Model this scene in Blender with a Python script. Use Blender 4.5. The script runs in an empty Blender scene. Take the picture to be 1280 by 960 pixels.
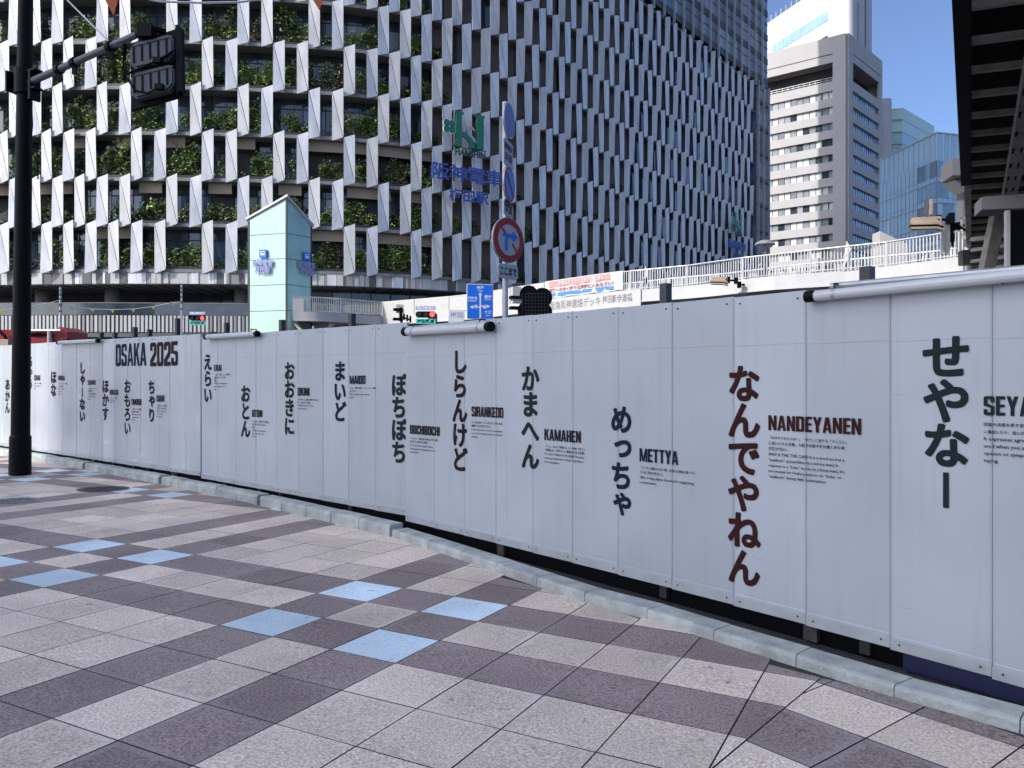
import bpy, math, random
from mathutils import Vector, Matrix
import numpy as np
R = math.radians
rnd = random.Random(7)
SC = bpy.context.scene
COL = SC.collection

# ------------------------------------------------------------------ camera, sky, sun, exposure
F, HY, EYE = 979.0, 480.0, 1.65           # focal length in photo pixels, horizon row, eye height
cam_d = bpy.data.cameras.new('camera'); cam = bpy.data.objects.new('camera', cam_d); COL.objects.link(cam)
cam_d.sensor_width = 36; cam_d.lens = F / 1280 * 36
cam_d.clip_start = 0.05; cam_d.clip_end = 3000
cam.location = (0, 0, EYE); cam.rotation_euler = (R(90), 0, 0)
SC.camera = cam
SUN_AZ, SUN_EL = R(28), R(38)              # sun stands behind and to the left of the camera
sdir = Vector((-math.cos(SUN_AZ) * math.cos(SUN_EL), -math.sin(SUN_AZ) * math.cos(SUN_EL), math.sin(SUN_EL)))
W = bpy.data.worlds.new('World'); SC.world = W; W.use_nodes = True
nt = W.node_tree; nt.nodes.clear()
sky = nt.nodes.new('ShaderNodeTexSky'); sky.sky_type = 'NISHITA'; sky.sun_disc = False
sky.sun_elevation = SUN_EL; sky.sun_rotation = math.atan2(sdir.x, sdir.y)
sky.air_density = 0.6; sky.dust_density = 3.0; sky.ozone_density = 4.5
bg = nt.nodes.new('ShaderNodeBackground'); bg.inputs[1].default_value = 0.15
wo = nt.nodes.new('ShaderNodeOutputWorld')
nt.links.new(sky.outputs[0], bg.inputs[0]); nt.links.new(bg.outputs[0], wo.inputs[0])
sl = bpy.data.lights.new('sun', 'SUN'); sun = bpy.data.objects.new('sun', sl); COL.objects.link(sun)
sl.energy = 2.4; sl.angle = R(0.5); sl.color = (1.0, 0.97, 0.92)
sun.rotation_euler = sdir.to_track_quat('Z', 'Y').to_euler(); sun.location = (-30, -20, 60)
SC.view_settings.view_transform = 'Standard'; SC.view_settings.look = 'None'
SC.view_settings.exposure = 0.88; SC.view_settings.gamma = 1; SC.view_settings.use_curve_mapping = False
try:
    SC.cycles.use_denoising = True; SC.cycles.max_bounces = 6
except Exception:
    pass

# ------------------------------------------------------------------ materials
def _n(t, kind, **kw):
    n = t.nodes.new(kind)
    for k, v in kw.items(): setattr(n, k, v)
    return n
def pm(name, col, rough=0.6, metal=0.0, var=0.0, vscale=3.0, bump=0.0, bscale=60.0, spec=0.5, stretch=(1, 1, 1), coat=0.0, col2=None, detail=4.0, emit=None):
    m = bpy.data.materials.new(name); m.use_nodes = True
    t = m.node_tree; b = t.nodes['Principled BSDF']
    b.inputs['Roughness'].default_value = rough; b.inputs['Metallic'].default_value = metal
    b.inputs['Specular IOR Level'].default_value = spec
    b.inputs['Coat Weight'].default_value = coat; b.inputs['Coat Roughness'].default_value = 0.15
    c = (*col, 1)
    b.inputs['Base Color'].default_value = c
    if var or bump or col2:
        tc = _n(t, 'ShaderNodeTexCoord'); mp = _n(t, 'ShaderNodeMapping'); mp.inputs['Scale'].default_value = stretch
        t.links.new(tc.outputs['Object'], mp.inputs[0])
    if var or col2:
        nz = _n(t, 'ShaderNodeTexNoise'); nz.inputs['Scale'].default_value = vscale; nz.inputs['Detail'].default_value = detail; nz.inputs['Roughness'].default_value = 0.6
        t.links.new(mp.outputs[0], nz.inputs[0])
        mx = _n(t, 'ShaderNodeMix', data_type='RGBA')
        rp = _n(t, 'ShaderNodeMapRange'); rp.inputs[1].default_value = 0.3; rp.inputs[2].default_value = 0.7
        t.links.new(nz.outputs[0], rp.inputs[0]); t.links.new(rp.outputs[0], mx.inputs[0])
        mx.inputs[6].default_value = tuple(max(0, x * (1 - var)) for x in col) + (1,)
        mx.inputs[7].default_value = tuple(min(1, x * (1 + var)) for x in (col2 or col)) + (1,)
        t.links.new(mx.outputs[2], b.inputs['Base Color'])
    if bump:
        n2 = _n(t, 'ShaderNodeTexNoise'); n2.inputs['Scale'].default_value = bscale; n2.inputs['Detail'].default_value = 3
        t.links.new(mp.outputs[0], n2.inputs[0])
        bp = _n(t, 'ShaderNodeBump'); bp.inputs['Strength'].default_value = bump; bp.inputs['Distance'].default_value = 0.02
        t.links.new(n2.outputs[0], bp.inputs['Height']); t.links.new(bp.outputs[0], b.inputs['Normal'])
    if emit:
        b.inputs['Emission Color'].default_value = (*emit[0], 1); b.inputs['Emission Strength'].default_value = emit[1]
    return m
def tile_mat(name, dark, light, rim):
    """granite paving slab: fine speckle, slab-to-slab tone, pale worn rim in patches, large stains"""
    m = bpy.data.materials.new(name); m.use_nodes = True; t = m.node_tree; b = t.nodes['Principled BSDF']
    b.inputs['Roughness'].default_value = 0.72; b.inputs['Specular IOR Level'].default_value = 0.4
    tc = _n(t, 'ShaderNodeTexCoord'); L = t.links.new
    sp = _n(t, 'ShaderNodeTexNoise'); sp.inputs['Scale'].default_value = 75; sp.inputs['Detail'].default_value = 3; sp.inputs['Roughness'].default_value = 0.75
    L(tc.outputs['Object'], sp.inputs[0])
    r1 = _n(t, 'ShaderNodeMapRange'); r1.inputs[1].default_value = 0.33; r1.inputs[2].default_value = 0.67; L(sp.outputs[0], r1.inputs[0])
    mx = _n(t, 'ShaderNodeMix', data_type='RGBA'); mx.inputs[6].default_value = (*dark, 1); mx.inputs[7].default_value = (*light, 1)
    L(r1.outputs[0], mx.inputs[0])
    at = _n(t, 'ShaderNodeAttribute', attribute_name='tone')
    st = _n(t, 'ShaderNodeTexNoise'); st.inputs['Scale'].default_value = 1.3; st.inputs['Detail'].default_value = 5; L(tc.outputs['Object'], st.inputs[0])
    r2 = _n(t, 'ShaderNodeMapRange'); r2.inputs[1].default_value = 0.3; r2.inputs[2].default_value = 0.7; r2.inputs[3].default_value = 0.82; r2.inputs[4].default_value = 1.1; L(st.outputs[0], r2.inputs[0])
    mu = _n(t, 'ShaderNodeMath', operation='MULTIPLY'); L(at.outputs['Fac'], mu.inputs[0]); L(r2.outputs[0], mu.inputs[1])
    # gum, drips and grit: small dark spots
    gm = _n(t, 'ShaderNodeTexNoise'); gm.inputs['Scale'].default_value = 9.0; gm.inputs['Detail'].default_value = 2; L(tc.outputs['Object'], gm.inputs[0])
    rg = _n(t, 'ShaderNodeMapRange'); rg.inputs[1].default_value = 0.70; rg.inputs[2].default_value = 0.735; rg.inputs[3].default_value = 1.0; rg.inputs[4].default_value = 0.62; L(gm.outputs[0], rg.inputs[0])
    vo = _n(t, 'ShaderNodeTexVoronoi'); vo.inputs['Scale'].default_value = 5.0; L(tc.outputs['Object'], vo.inputs[0])
    rv_ = _n(t, 'ShaderNodeMapRange'); rv_.inputs[1].default_value = 0.035; rv_.inputs[2].default_value = 0.05; rv_.inputs[3].default_value = 0.55; rv_.inputs[4].default_value = 1.0; L(vo.outputs[0], rv_.inputs[0])
    mg = _n(t, 'ShaderNodeMath', operation='MULTIPLY'); L(rg.outputs[0], mg.inputs[0]); L(rv_.outputs[0], mg.inputs[1])
    mu0 = mu; mu = _n(t, 'ShaderNodeMath', operation='MULTIPLY'); L(mu0.outputs[0], mu.inputs[0]); L(mg.outputs[0], mu.inputs[1])
    # rim
    uv = _n(t, 'ShaderNodeUVMap'); sx = _n(t, 'ShaderNodeSeparateXYZ'); L(uv.outputs[0], sx.inputs[0])
    def edge(o):
        a = _n(t, 'ShaderNodeMath', operation='SUBTRACT'); a.inputs[1].default_value = 0.5; L(o, a.inputs[0])
        c = _n(t, 'ShaderNodeMath', operation='ABSOLUTE'); L(a.outputs[0], c.inputs[0]); return c.outputs[0]
    em = _n(t, 'ShaderNodeMath', operation='MAXIMUM'); L(edge(sx.outputs[0]), em.inputs[0]); L(edge(sx.outputs[1]), em.inputs[1])
    r3 = _n(t, 'ShaderNodeMapRange'); r3.inputs[1].default_value = 0.40; r3.inputs[2].default_value = 0.43; L(em.outputs[0], r3.inputs[0])
    pn = _n(t, 'ShaderNodeTexNoise'); pn.inputs['Scale'].default_value = 0.9; pn.inputs['Detail'].default_value = 2; L(tc.outputs['Object'], pn.inputs[0])
    r4 = _n(t, 'ShaderNodeMapRange'); r4.inputs[1].default_value = 0.46; r4.inputs[2].default_value = 0.62; r4.inputs[4].default_value = 0.38; L(pn.outputs[0], r4.inputs[0])
    m2 = _n(t, 'ShaderNodeMath', operation='MULTIPLY'); L(r3.outputs[0], m2.inputs[0]); L(r4.outputs[0], m2.inputs[1])
    hm = _n(t, 'ShaderNodeVectorMath', operation='SCALE'); L(mx.outputs[2], hm.inputs[0]); L(mu.outputs[0], hm.inputs['Scale'])
    m3 = _n(t, 'ShaderNodeMix', data_type='RGBA'); L(m2.outputs[0], m3.inputs[0]); L(hm.outputs[0], m3.inputs[6]); m3.inputs[7].default_value = (*rim, 1)
    L(m3.outputs[2], b.inputs['Base Color'])
    bp = _n(t, 'ShaderNodeBump'); bp.inputs['Strength'].default_value = 0.35; bp.inputs['Distance'].default_value = 0.004; L(sp.outputs[0], bp.inputs['Height']); L(bp.outputs[0], b.inputs['Normal'])
    return m
def panel_mat(name, col, rough, scuff=0.5):
    """white painted steel sheet: faint dents, dust towards the foot, short horizontal scuffs"""
    m = bpy.data.materials.new(name); m.use_nodes = True; t = m.node_tree; b = t.nodes['Principled BSDF']; L = t.links.new
    b.inputs['Roughness'].default_value = rough
    tc = _n(t, 'ShaderNodeTexCoord'); geo = _n(t, 'ShaderNodeNewGeometry')
    n1 = _n(t, 'ShaderNodeTexNoise'); n1.inputs['Scale'].default_value = 1.6; n1.inputs['Detail'].default_value = 6; L(geo.outputs['Position'], n1.inputs[0])
    r1 = _n(t, 'ShaderNodeMapRange'); r1.inputs[1].default_value = 0.3; r1.inputs[2].default_value = 0.7; r1.inputs[3].default_value = 0.93; r1.inputs[4].default_value = 1.03; L(n1.outputs[0], r1.inputs[0])
    mp = _n(t, 'ShaderNodeMapping'); mp.inputs['Scale'].default_value = (1.2, 1.2, 22); L(geo.outputs['Position'], mp.inputs[0])
    n2 = _n(t, 'ShaderNodeTexNoise'); n2.inputs['Scale'].default_value = 2.2; n2.inputs['Detail'].default_value = 3; L(mp.outputs[0], n2.inputs[0])
    r2 = _n(t, 'ShaderNodeMapRange'); r2.inputs[1].default_value = 0.715; r2.inputs[2].default_value = 0.78; r2.inputs[3].default_value = 1.0; r2.inputs[4].default_value = 1 - scuff * 0.6; L(n2.outputs[0], r2.inputs[0])
    mu = _n(t, 'ShaderNodeMath', operation='MULTIPLY'); L(r1.outputs[0], mu.inputs[0]); L(r2.outputs[0], mu.inputs[1])
    oi = _n(t, 'ShaderNodeObjectInfo'); r5 = _n(t, 'ShaderNodeMapRange'); r5.inputs[3].default_value = 0.93; r5.inputs[4].default_value = 1.06; L(oi.outputs['Random'], r5.inputs[0])
    mp5 = _n(t, 'ShaderNodeMapping'); mp5.inputs['Scale'].default_value = (9, 9, 0.5); L(geo.outputs['Position'], mp5.inputs[0])
    n5 = _n(t, 'ShaderNodeTexNoise'); n5.inputs['Scale'].default_value = 1.5; n5.inputs['Detail'].default_value = 4; L(mp5.outputs[0], n5.inputs[0])
    r6 = _n(t, 'ShaderNodeMapRange'); r6.inputs[1].default_value = 0.55; r6.inputs[2].default_value = 0.8; r6.inputs[3].default_value = 1.0; r6.inputs[4].default_value = 0.90; L(n5.outputs[0], r6.inputs[0])
    mu5 = _n(t, 'ShaderNodeMath', operation='MULTIPLY'); L(r5.outputs[0], mu5.inputs[0]); L(r6.outputs[0], mu5.inputs[1])
    mu6 = _n(t, 'ShaderNodeMath', operation='MULTIPLY'); L(mu5.outputs[0], mu6.inputs[0]); L(mu.outputs[0], mu6.inputs[1])
    sc = _n(t, 'ShaderNodeVectorMath', operation='SCALE'); sc.inputs[0].default_value = col; L(mu6.outputs[0], sc.inputs['Scale'])
    rr = _n(t, 'ShaderNodeMapRange'); rr.inputs[1].default_value = 0.3; rr.inputs[2].default_value = 0.7; rr.inputs[3].default_value = rough - 0.02; rr.inputs[4].default_value = rough + 0.06; L(n1.outputs[0], rr.inputs[0]); L(rr.outputs[0], b.inputs['Roughness'])
    L(sc.outputs[0], b.inputs['Base Color'])
    mp2 = _n(t, 'ShaderNodeMapping'); mp2.inputs['Scale'].default_value = (1, 1, 0.35); L(geo.outputs['Position'], mp2.inputs[0])
    n3 = _n(t, 'ShaderNodeTexNoise'); n3.inputs['Scale'].default_value = 2.4; n3.inputs['Detail'].default_value = 2; L(mp2.outputs[0], n3.inputs[0])
    bp = _n(t, 'ShaderNodeBump'); bp.inputs['Strength'].default_value = 0.3; bp.inputs['Distance'].default_value = 0.03; L(n3.outputs[0], bp.inputs['Height']); L(bp.outputs[0], b.inputs['Normal'])
    return m
def leaf_mat(name, c1, c2):
    m = pm(name, c1, 0.5, var=0.35, vscale=0.9, col2=c2, detail=8)
    b = m.node_tree.nodes['Principled BSDF']; b.inputs['Subsurface Weight'].default_value = 0.0
    return m
M = {}
M['tile_light'] = tile_mat('pale granite slab', (0.36, 0.29, 0.235), (1.0, 0.87, 0.73), (0.82, 0.745, 0.66))
M['tile_dark'] = tile_mat('dark granite slab', (0.105, 0.082, 0.076), (0.45, 0.36, 0.335), (0.36, 0.34, 0.35))
M['tile_cyan'] = tile_mat('pale blue slab', (0.46, 0.60, 0.72), (0.80, 0.94, 0.98), (0.80, 0.89, 0.93))
M['joint'] = pm('joint mortar', (0.03, 0.028, 0.028), 0.9)
M['concrete'] = pm('kerb concrete', (0.35, 0.38, 0.36), 0.85, var=0.34, vscale=4, bump=0.6, bscale=45, detail=9)
M['asphalt'] = pm('asphalt', (0.035, 0.034, 0.034), 0.9, var=0.4, vscale=60, bump=0.7, bscale=140)
M['panel'] = panel_mat('white hoarding sheet', (0.385, 0.42, 0.45), 0.30)
M['panel_gloss'] = panel_mat('glossy hoarding sheet', (0.44, 0.47, 0.50), 0.22, 0.35)
M['panel_lip'] = pm('weathered foot lip', (0.345, 0.37, 0.385), 0.45, var=0.14, vscale=5)
M['black'] = pm('black paint', (0.0025, 0.0025, 0.003), 0.5, var=0.2, vscale=4, spec=0.12)
M['navy'] = pm('navy beam paint', (0.008, 0.012, 0.05), 0.5)
M['ink_black'] = pm('black lettering film', (0.008, 0.009, 0.011), 0.75, spec=0.2)
M['ink_navy'] = pm('navy lettering film', (0.005, 0.010, 0.032), 0.75, spec=0.2)
M['ink_slate'] = pm('slate lettering film', (0.010, 0.016, 0.019), 0.75, spec=0.2)
M['ink_brown'] = pm('brown lettering film', (0.030, 0.006, 0.006), 0.75, spec=0.2)
M['ink_dbrown'] = pm('dark brown lettering film', (0.016, 0.006, 0.006), 0.75, spec=0.2)
M['lamp_white'] = pm('lamp tube plastic', (0.50, 0.52, 0.53), 0.3)
M['plate_gray'] = pm('shaded white sign film', (0.42, 0.43, 0.46), 0.5)  # white film set darker to carry the sign post's shade
M['name_ink'] = pm('grey name board lettering', (0.16, 0.15, 0.14), 0.6)
M['steel'] = pm('galvanised steel', (0.42, 0.43, 0.44), 0.45, 0.6, var=0.12, vscale=6)
M['white'] = pm('white paint', (0.47, 0.465, 0.45), 0.45, var=0.05, vscale=2)
M['offwhite'] = pm('aged white paint', (0.52, 0.50, 0.46), 0.5, var=0.1, vscale=3)
M['fin'] = pm('fin stone panel', (0.72, 0.73, 0.75), 0.42, var=0.2, vscale=1.1, stretch=(1, 1, 0.3), detail=7)
M['fin_b'] = pm('grey fin stone panel', (0.60, 0.60, 0.60), 0.48, var=0.18, vscale=1.1, stretch=(1, 1, 0.3), detail=7)
M['slab'] = pm('slab edge', (0.20, 0.20, 0.20), 0.6, var=0.1)
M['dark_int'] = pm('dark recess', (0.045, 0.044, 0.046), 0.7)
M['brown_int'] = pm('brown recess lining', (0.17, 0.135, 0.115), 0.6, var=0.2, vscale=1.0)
M['soffit'] = pm('timber soffit', (0.42, 0.33, 0.24), 0.6, var=0.15, vscale=4, stretch=(8, 8, 1))
M['glass'] = pm('window glass', (0.045, 0.06, 0.075), 0.07, spec=1.0, var=0.5, vscale=0.5)
M['glass_blue'] = pm('blue tinted glass', (0.085, 0.14, 0.21), 0.07, spec=1.0, var=0.4, vscale=0.4)
M['glass_pale'] = pm('window with blind', (0.28, 0.31, 0.33), 0.12, spec=0.8, var=0.2, vscale=0.7)
M['frame_dark'] = pm('dark window frame', (0.03, 0.032, 0.036), 0.45)
M['leaf_a'] = leaf_mat('shrub leaves', (0.075, 0.135, 0.034), (0.16, 0.23, 0.06))
M['leaf_b'] = leaf_mat('yellow green leaves', (0.12, 0.19, 0.045), (0.26, 0.32, 0.085))
M['leaf_c'] = leaf_mat('deep green leaves', (0.02, 0.045, 0.014), (0.05, 0.085, 0.025))
M['leaf_red'] = leaf_mat('reddish leaves', (0.10, 0.035, 0.03), (0.14, 0.10, 0.05))
M['bark'] = pm('bark', (0.06, 0.045, 0.035), 0.9)
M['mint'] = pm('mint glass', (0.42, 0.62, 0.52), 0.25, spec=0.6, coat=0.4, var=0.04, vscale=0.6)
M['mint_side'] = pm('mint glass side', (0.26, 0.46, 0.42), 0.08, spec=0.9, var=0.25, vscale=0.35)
M['sign_green'] = pm('green sign face', (0.02, 0.19, 0.11), 0.4)
M['sign_green2'] = pm('green letter return', (0.012, 0.07, 0.05), 0.5)
M['sign_blue'] = pm('blue sign face', (0.05, 0.10, 0.40), 0.4)
M['road_blue'] = pm('blue road sign face', (0.01, 0.16, 0.75), 0.4)
M['sign_white'] = pm('white sign film', (0.80, 0.81, 0.82), 0.45)
M['red'] = pm('red sign film', (0.30, 0.015, 0.018), 0.45)
M['machine_red'] = pm('red machine paint', (0.26, 0.012, 0.02), 0.4, var=0.15)
M['signal_red'] = pm('lit red lamp', (0.5, 0.01, 0.01), 0.3, emit=((1.0, 0.03, 0.03), 4.0))
M['dark_lens'] = pm('unlit lens', (0.02, 0.025, 0.02), 0.2)
M['cyan_plate'] = pm('cyan street plate', (0.10, 0.62, 0.52), 0.4)
M['lilac_plate'] = pm('lilac street plate', (0.30, 0.33, 0.62), 0.5)
M['yellow'] = pm('yellow pennant cloth', (0.75, 0.50, 0.10), 0.8)
M['orange'] = pm('orange pennant cloth', (0.55, 0.14, 0.05), 0.8)
M['banner_red'] = pm('red banner print', (0.62, 0.27, 0.25), 0.7)
M['banner_white'] = pm('white banner cloth', (0.55, 0.55, 0.53), 0.8)
M['banner_blue'] = pm('blue banner print', (0.07, 0.22, 0.60), 0.7)
M['net'] = pm('pale railing screen', (0.46, 0.45, 0.42), 0.6, var=0.25, vscale=6, stretch=(1, 1, 6))
M['tan'] = pm('tan signal housing', (0.36, 0.27, 0.20), 0.55, var=0.1)
M['gray_signal'] = pm('grey signal housing', (0.075, 0.085, 0.10), 0.5, var=0.12, vscale=5)
M['tower_gray'] = pm('grey stone cladding', (0.47, 0.45, 0.43), 0.7, var=0.05, vscale=0.3)
M['tower_white'] = pm('white tile cladding', (0.50, 0.50, 0.51), 0.5, var=0.05, vscale=0.2)
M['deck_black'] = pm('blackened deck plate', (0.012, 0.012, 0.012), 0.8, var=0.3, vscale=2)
M['beam_beige'] = pm('sooty beige beam', (0.60, 0.57, 0.51), 0.7, var=0.25, vscale=3)
M['strut'] = pm('dark strut paint', (0.24, 0.22, 0.19), 0.7, var=0.3, vscale=3)  # darker tone than the deck ribs
M['beam_dim'] = pm('grey girder paint', (0.52, 0.50, 0.46), 0.7, var=0.3, vscale=3)
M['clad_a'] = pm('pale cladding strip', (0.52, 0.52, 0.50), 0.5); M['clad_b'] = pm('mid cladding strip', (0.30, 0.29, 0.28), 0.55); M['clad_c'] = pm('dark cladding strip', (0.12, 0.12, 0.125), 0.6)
M['rust'] = pm('manhole iron', (0.07, 0.062, 0.058), 0.6, 0.4, var=0.3, vscale=12, bump=0.5, bscale=60)
M['manhole_gray'] = pm('worn grey manhole', (0.20, 0.21, 0.20), 0.55, 0.3, var=0.3, vscale=9, bump=0.4, bscale=60)
M['skin'] = pm('skin', (0.55, 0.36, 0.27), 0.6); M['cloth_white'] = pm('white cloth', (0.75, 0.74, 0.72), 0.8); M['cloth_dark'] = pm('dark cloth', (0.05, 0.05, 0.07), 0.8); M['hair'] = pm('dark hair', (0.015, 0.012, 0.01), 0.6)
M['umbrella'] = pm('grey umbrella cloth', (0.20, 0.20, 0.21), 0.7)
M['wall_beige'] = pm('beige wall tile', (0.42, 0.39, 0.35), 0.7, var=0.08)
M['green_glow'] = pm('green shop fascia', (0.10, 0.45, 0.13), 0.4)

# ------------------------------------------------------------------ mesh builder
class MB:
    def __init__(s): s.v = []; s.f = []; s.m = []; s.mats = []
    def mi(s, m):
        if m not in s.mats: s.mats.append(m)
        return s.mats.index(m)
    def face(s, pts, m):
        k = len(s.v); s.v += [tuple(p) for p in pts]; s.f.append(tuple(range(k, k + len(pts)))); s.m.append(s.mi(m))
    def mesh(s, vs, fs, m):
        k = len(s.v); i = s.mi(m); s.v += [tuple(p) for p in vs]
        for f in fs: s.f.append(tuple(k + a for a in f)); s.m.append(i)
    def hexa(s, c, m):
        """8 corners: 0-3 bottom ring, 4-7 top ring"""
        s.mesh(c, [(3, 2, 1, 0), (4, 5, 6, 7), (0, 1, 5, 4), (1, 2, 6, 5), (2, 3, 7, 6), (3, 0, 4, 7)], m)
    def box(s, o, ax, ay, az, m):
        """box from corner o along three edge vectors"""
        o, ax, ay, az = map(Vector, (o, ax, ay, az))
        s.hexa([o, o + ax, o + ax + ay, o + ay, o + az, o + ax + az, o + ax + ay + az, o + ay + az], m)
    def cbox(s, c, sx, sy, sz, m, u=(1, 0, 0), bevel=0.0):
        """centred box, u = local x direction in plan"""
        u = Vector(u).normalized(); w = Vector((-u.y, u.x, 0)); z = Vector((0, 0, 1))
        s.box(Vector(c) - u * sx / 2 - w * sy / 2 - z * sz / 2, u * sx, w * sy, z * sz, m)
    def tube(s, pts, r, m, n=8, cap=True):
        pts = [Vector(p) for p in pts]; rs = r if isinstance(r, (list, tuple)) else [r] * len(pts)
        k = len(s.v); i = s.mi(m); prev = None
        for j, p in enumerate(pts):
            d = (pts[min(j + 1, len(pts) - 1)] - pts[max(j - 1, 0)]).normalized()
            a = d.cross(Vector((0, 0, 1)))
            if a.length < 1e-3: a = d.cross(Vector((0, 1, 0)))
            a.normalize(); b = d.cross(a)
            for q in range(n):
                t = 2 * math.pi * q / n; s.v.append(tuple(p + (a * math.cos(t) + b * math.sin(t)) * rs[j]))
        for j in range(len(pts) - 1):
            for q in range(n):
                s.f.append((k + j * n + q, k + j * n + (q + 1) % n, k + (j + 1) * n + (q + 1) % n, k + (j + 1) * n + q)); s.m.append(i)
        if cap:
            s.f.append(tuple(k + q for q in range(n - 1, -1, -1))); s.m.append(i)
            s.f.append(tuple(k + (len(pts) - 1) * n + q for q in range(n))); s.m.append(i)
    def prism(s, poly, o, u, w, d, m):
        """polygon (x,y) in the frame o+u*x+w*y extruded along vector d"""
        o, u, w, d = map(Vector, (o, u, w, d)); a = [o + u * x + w * y for x, y in poly]; n = len(a)
        s.mesh(a + [p + d for p in a], [tuple(range(n)), tuple(range(2 * n - 1, n - 1, -1))] + [(j, (j + 1) % n, n + (j + 1) % n, n + j) for j in range(n)], m)
    def build(s, name, parent=None, origin=None, smooth=False):
        me = bpy.data.meshes.new(name)
        if parent is not None: o0 = Vector(parent['_o']) if '_o' in parent else Vector((0, 0, 0))
        elif origin is not None: o0 = Vector(origin)
        else: o0 = Vector((0, 0, 0))
        me.from_pydata([(x - o0.x, y - o0.y, z - o0.z) for x, y, z in s.v], [], s.f)
        for m in s.mats: me.materials.append(m)
        me.polygons.foreach_set('material_index', s.m)
        if smooth: me.polygons.foreach_set('use_smooth', [True] * len(s.f))
        me.update()
        ob = bpy.data.objects.new(name, me); COL.objects.link(ob)
        if parent is not None: ob.parent = parent; ob['_o'] = tuple(o0)
        else: ob.location = o0; ob['_o'] = tuple(o0)
        return ob
def tag(o, label=None, cat=None, group=None, kind=None):
    if label: o['label'] = label
    if cat: o['category'] = cat
    if group: o['group'] = group
    if kind: o['kind'] = kind
    return o
def thing(name, loc, label, cat, group=None):
    o = bpy.data.objects.new(name, None); COL.objects.link(o); o.location = loc; o.empty_display_size = 0.2
    o['_o'] = tuple(loc); return tag(o, label, cat, group)
def at(px, py, Z):
    """world point that lies Z metres in front of the eye in the direction the survey photo shows at (px, py)"""
    return Vector(((px - 640) * Z / F, Z, EYE - (py - HY) * Z / F))

# ------------------------------------------------------------------ text as flat meshes
_tc = {}
def glyphs(s, bold=0.0, res=3, space=1.0):
    key = (s, bold, res, space)
    if key not in _tc:
        cu = bpy.data.curves.new('text', 'FONT'); cu.body = s; cu.size = 1; cu.offset = bold; cu.resolution_u = res; cu.space_character = space
        ob = bpy.data.objects.new('text', cu); COL.objects.link(ob); bpy.context.view_layer.update()
        me = bpy.data.meshes.new_from_object(ob.evaluated_get(bpy.context.evaluated_depsgraph_get()))
        v = np.array([tuple(q.co)[:2] for q in me.vertices]) if len(me.vertices) else np.zeros((0, 2))
        f = [tuple(p.vertices) for p in me.polygons]
        bpy.data.objects.remove(ob); bpy.data.curves.remove(cu); bpy.data.meshes.remove(me)
        _tc[key] = (v, f)
    return _tc[key]
def put_text(mb, s, mat, o, u, w, W_=None, H_=None, bold=0.0, res=3, keep=False, align='l', solid=None):
    """text whose box starts at o (lower left), u along the line, w up; fitted to W_ x H_ (keep: same scale both ways)"""
    v, f = glyphs(s, bold, res)
    if not len(v): return
    lo, hi = v.min(0), v.max(0); sz = np.maximum(hi - lo, 1e-6)
    sx = (W_ / sz[0]) if W_ else None; sy = (H_ / sz[1]) if H_ else None
    if keep: sx = sy = min(a for a in (sx, sy) if a)
    sx = sx or sy; sy = sy or sx
    o, u, w = Vector(o), Vector(u).normalized(), Vector(w).normalized()
    q = [(o + u * ((x - lo[0]) * sx) + w * ((y - lo[1]) * sy)) for x, y in v]
    if solid:
        d = Vector(solid); q2 = [p - d for p in q]
        from collections import Counter
        ed = {}
        for g in f:
            for a, b in zip(g, g[1:] + g[:1]): ed[(a, b)] = 1
        side = [(b, a, a + len(q), b + len(q)) for (a, b) in ed if (b, a) not in ed]
        mb.mesh(q + q2, list(f) + side, mat)
    else: mb.mesh(q, f, mat)

# ------------------------------------------------------------------ ground: pavement falls slightly to the kerb and away
SX, SY = -0.01764, -0.00867
def zg(x, y): return SX * max(-30, min(12, x)) + SY * max(-8, min(26, y))
def gp(px, py, dz=0.0):
    u = (px - 640) / F; v = (py - HY) / F; t = (EYE - dz) / (v + SX * u + SY)
    return Vector((u * t, t, zg(u * t, t) + dz))
# kerb front line (road side of the slabs), from near right to far left
KERB = [gp(*p).xy for p in [(1280, 917), (1156, 885), (1052, 849), (965, 824), (873, 795), (806, 773), (720, 750), (640, 722), (555, 693), (490, 672), (300, 626), (160, 597.5), (55, 578), (0, 569)]]
d0 = (KERB[0] - KERB[3]).normalized(); KERB = [KERB[0] + d0 * 6.0, KERB[0] + d0 * 2] + KERB
d1 = (KERB[-1] - KERB[-4]).normalized(); KERB = KERB + [KERB[-1] + d1 * 5, KERB[-1] + d1 * 14]
KERB = [Vector((p.x, p.y)) for p in KERB]
KS = [0.0]
for a, b in zip(KERB, KERB[1:]): KS.append(KS[-1] + (b - a).length)
def kpt(s):
    for i in range(len(KERB) - 1):
        if s <= KS[i + 1] or i == len(KERB) - 2:
            d = (KERB[i + 1] - KERB[i]); t = (s - KS[i]) / d.length
            dn = d.normalized(); return KERB[i] + d * t, dn, Vector((dn.y, -dn.x))   # point, tangent, normal to the road side
def kerb_side(p):
    """signed distance beyond the kerb line (positive on the road side)"""
    best = None
    for a, b in zip(KERB, KERB[1:]):
        d = b - a; t = max(0, min(1, (p - a).dot(d) / d.length_squared)); q = a + d * t
        ds = (p - q).length
        if best is None or ds < best[0]:
            dn = d.normalized(); best = (ds, (p - q).dot(Vector((dn.y, -dn.x))), a, dn)
    return best
def clip(poly, p0, n):
    """keep the side where (p-p0).n <= 0"""
    out = []
    for i, a in enumerate(poly):
        b = poly[(i + 1) % len(poly)]; da = (a - p0).dot(n); db = (b - p0).dot(n)
        if da <= 0: out.append(a)
        if (da < 0 < db) or (db < 0 < da): out.append(a + (b - a) * (da / (da - db)))
    return out
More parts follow.
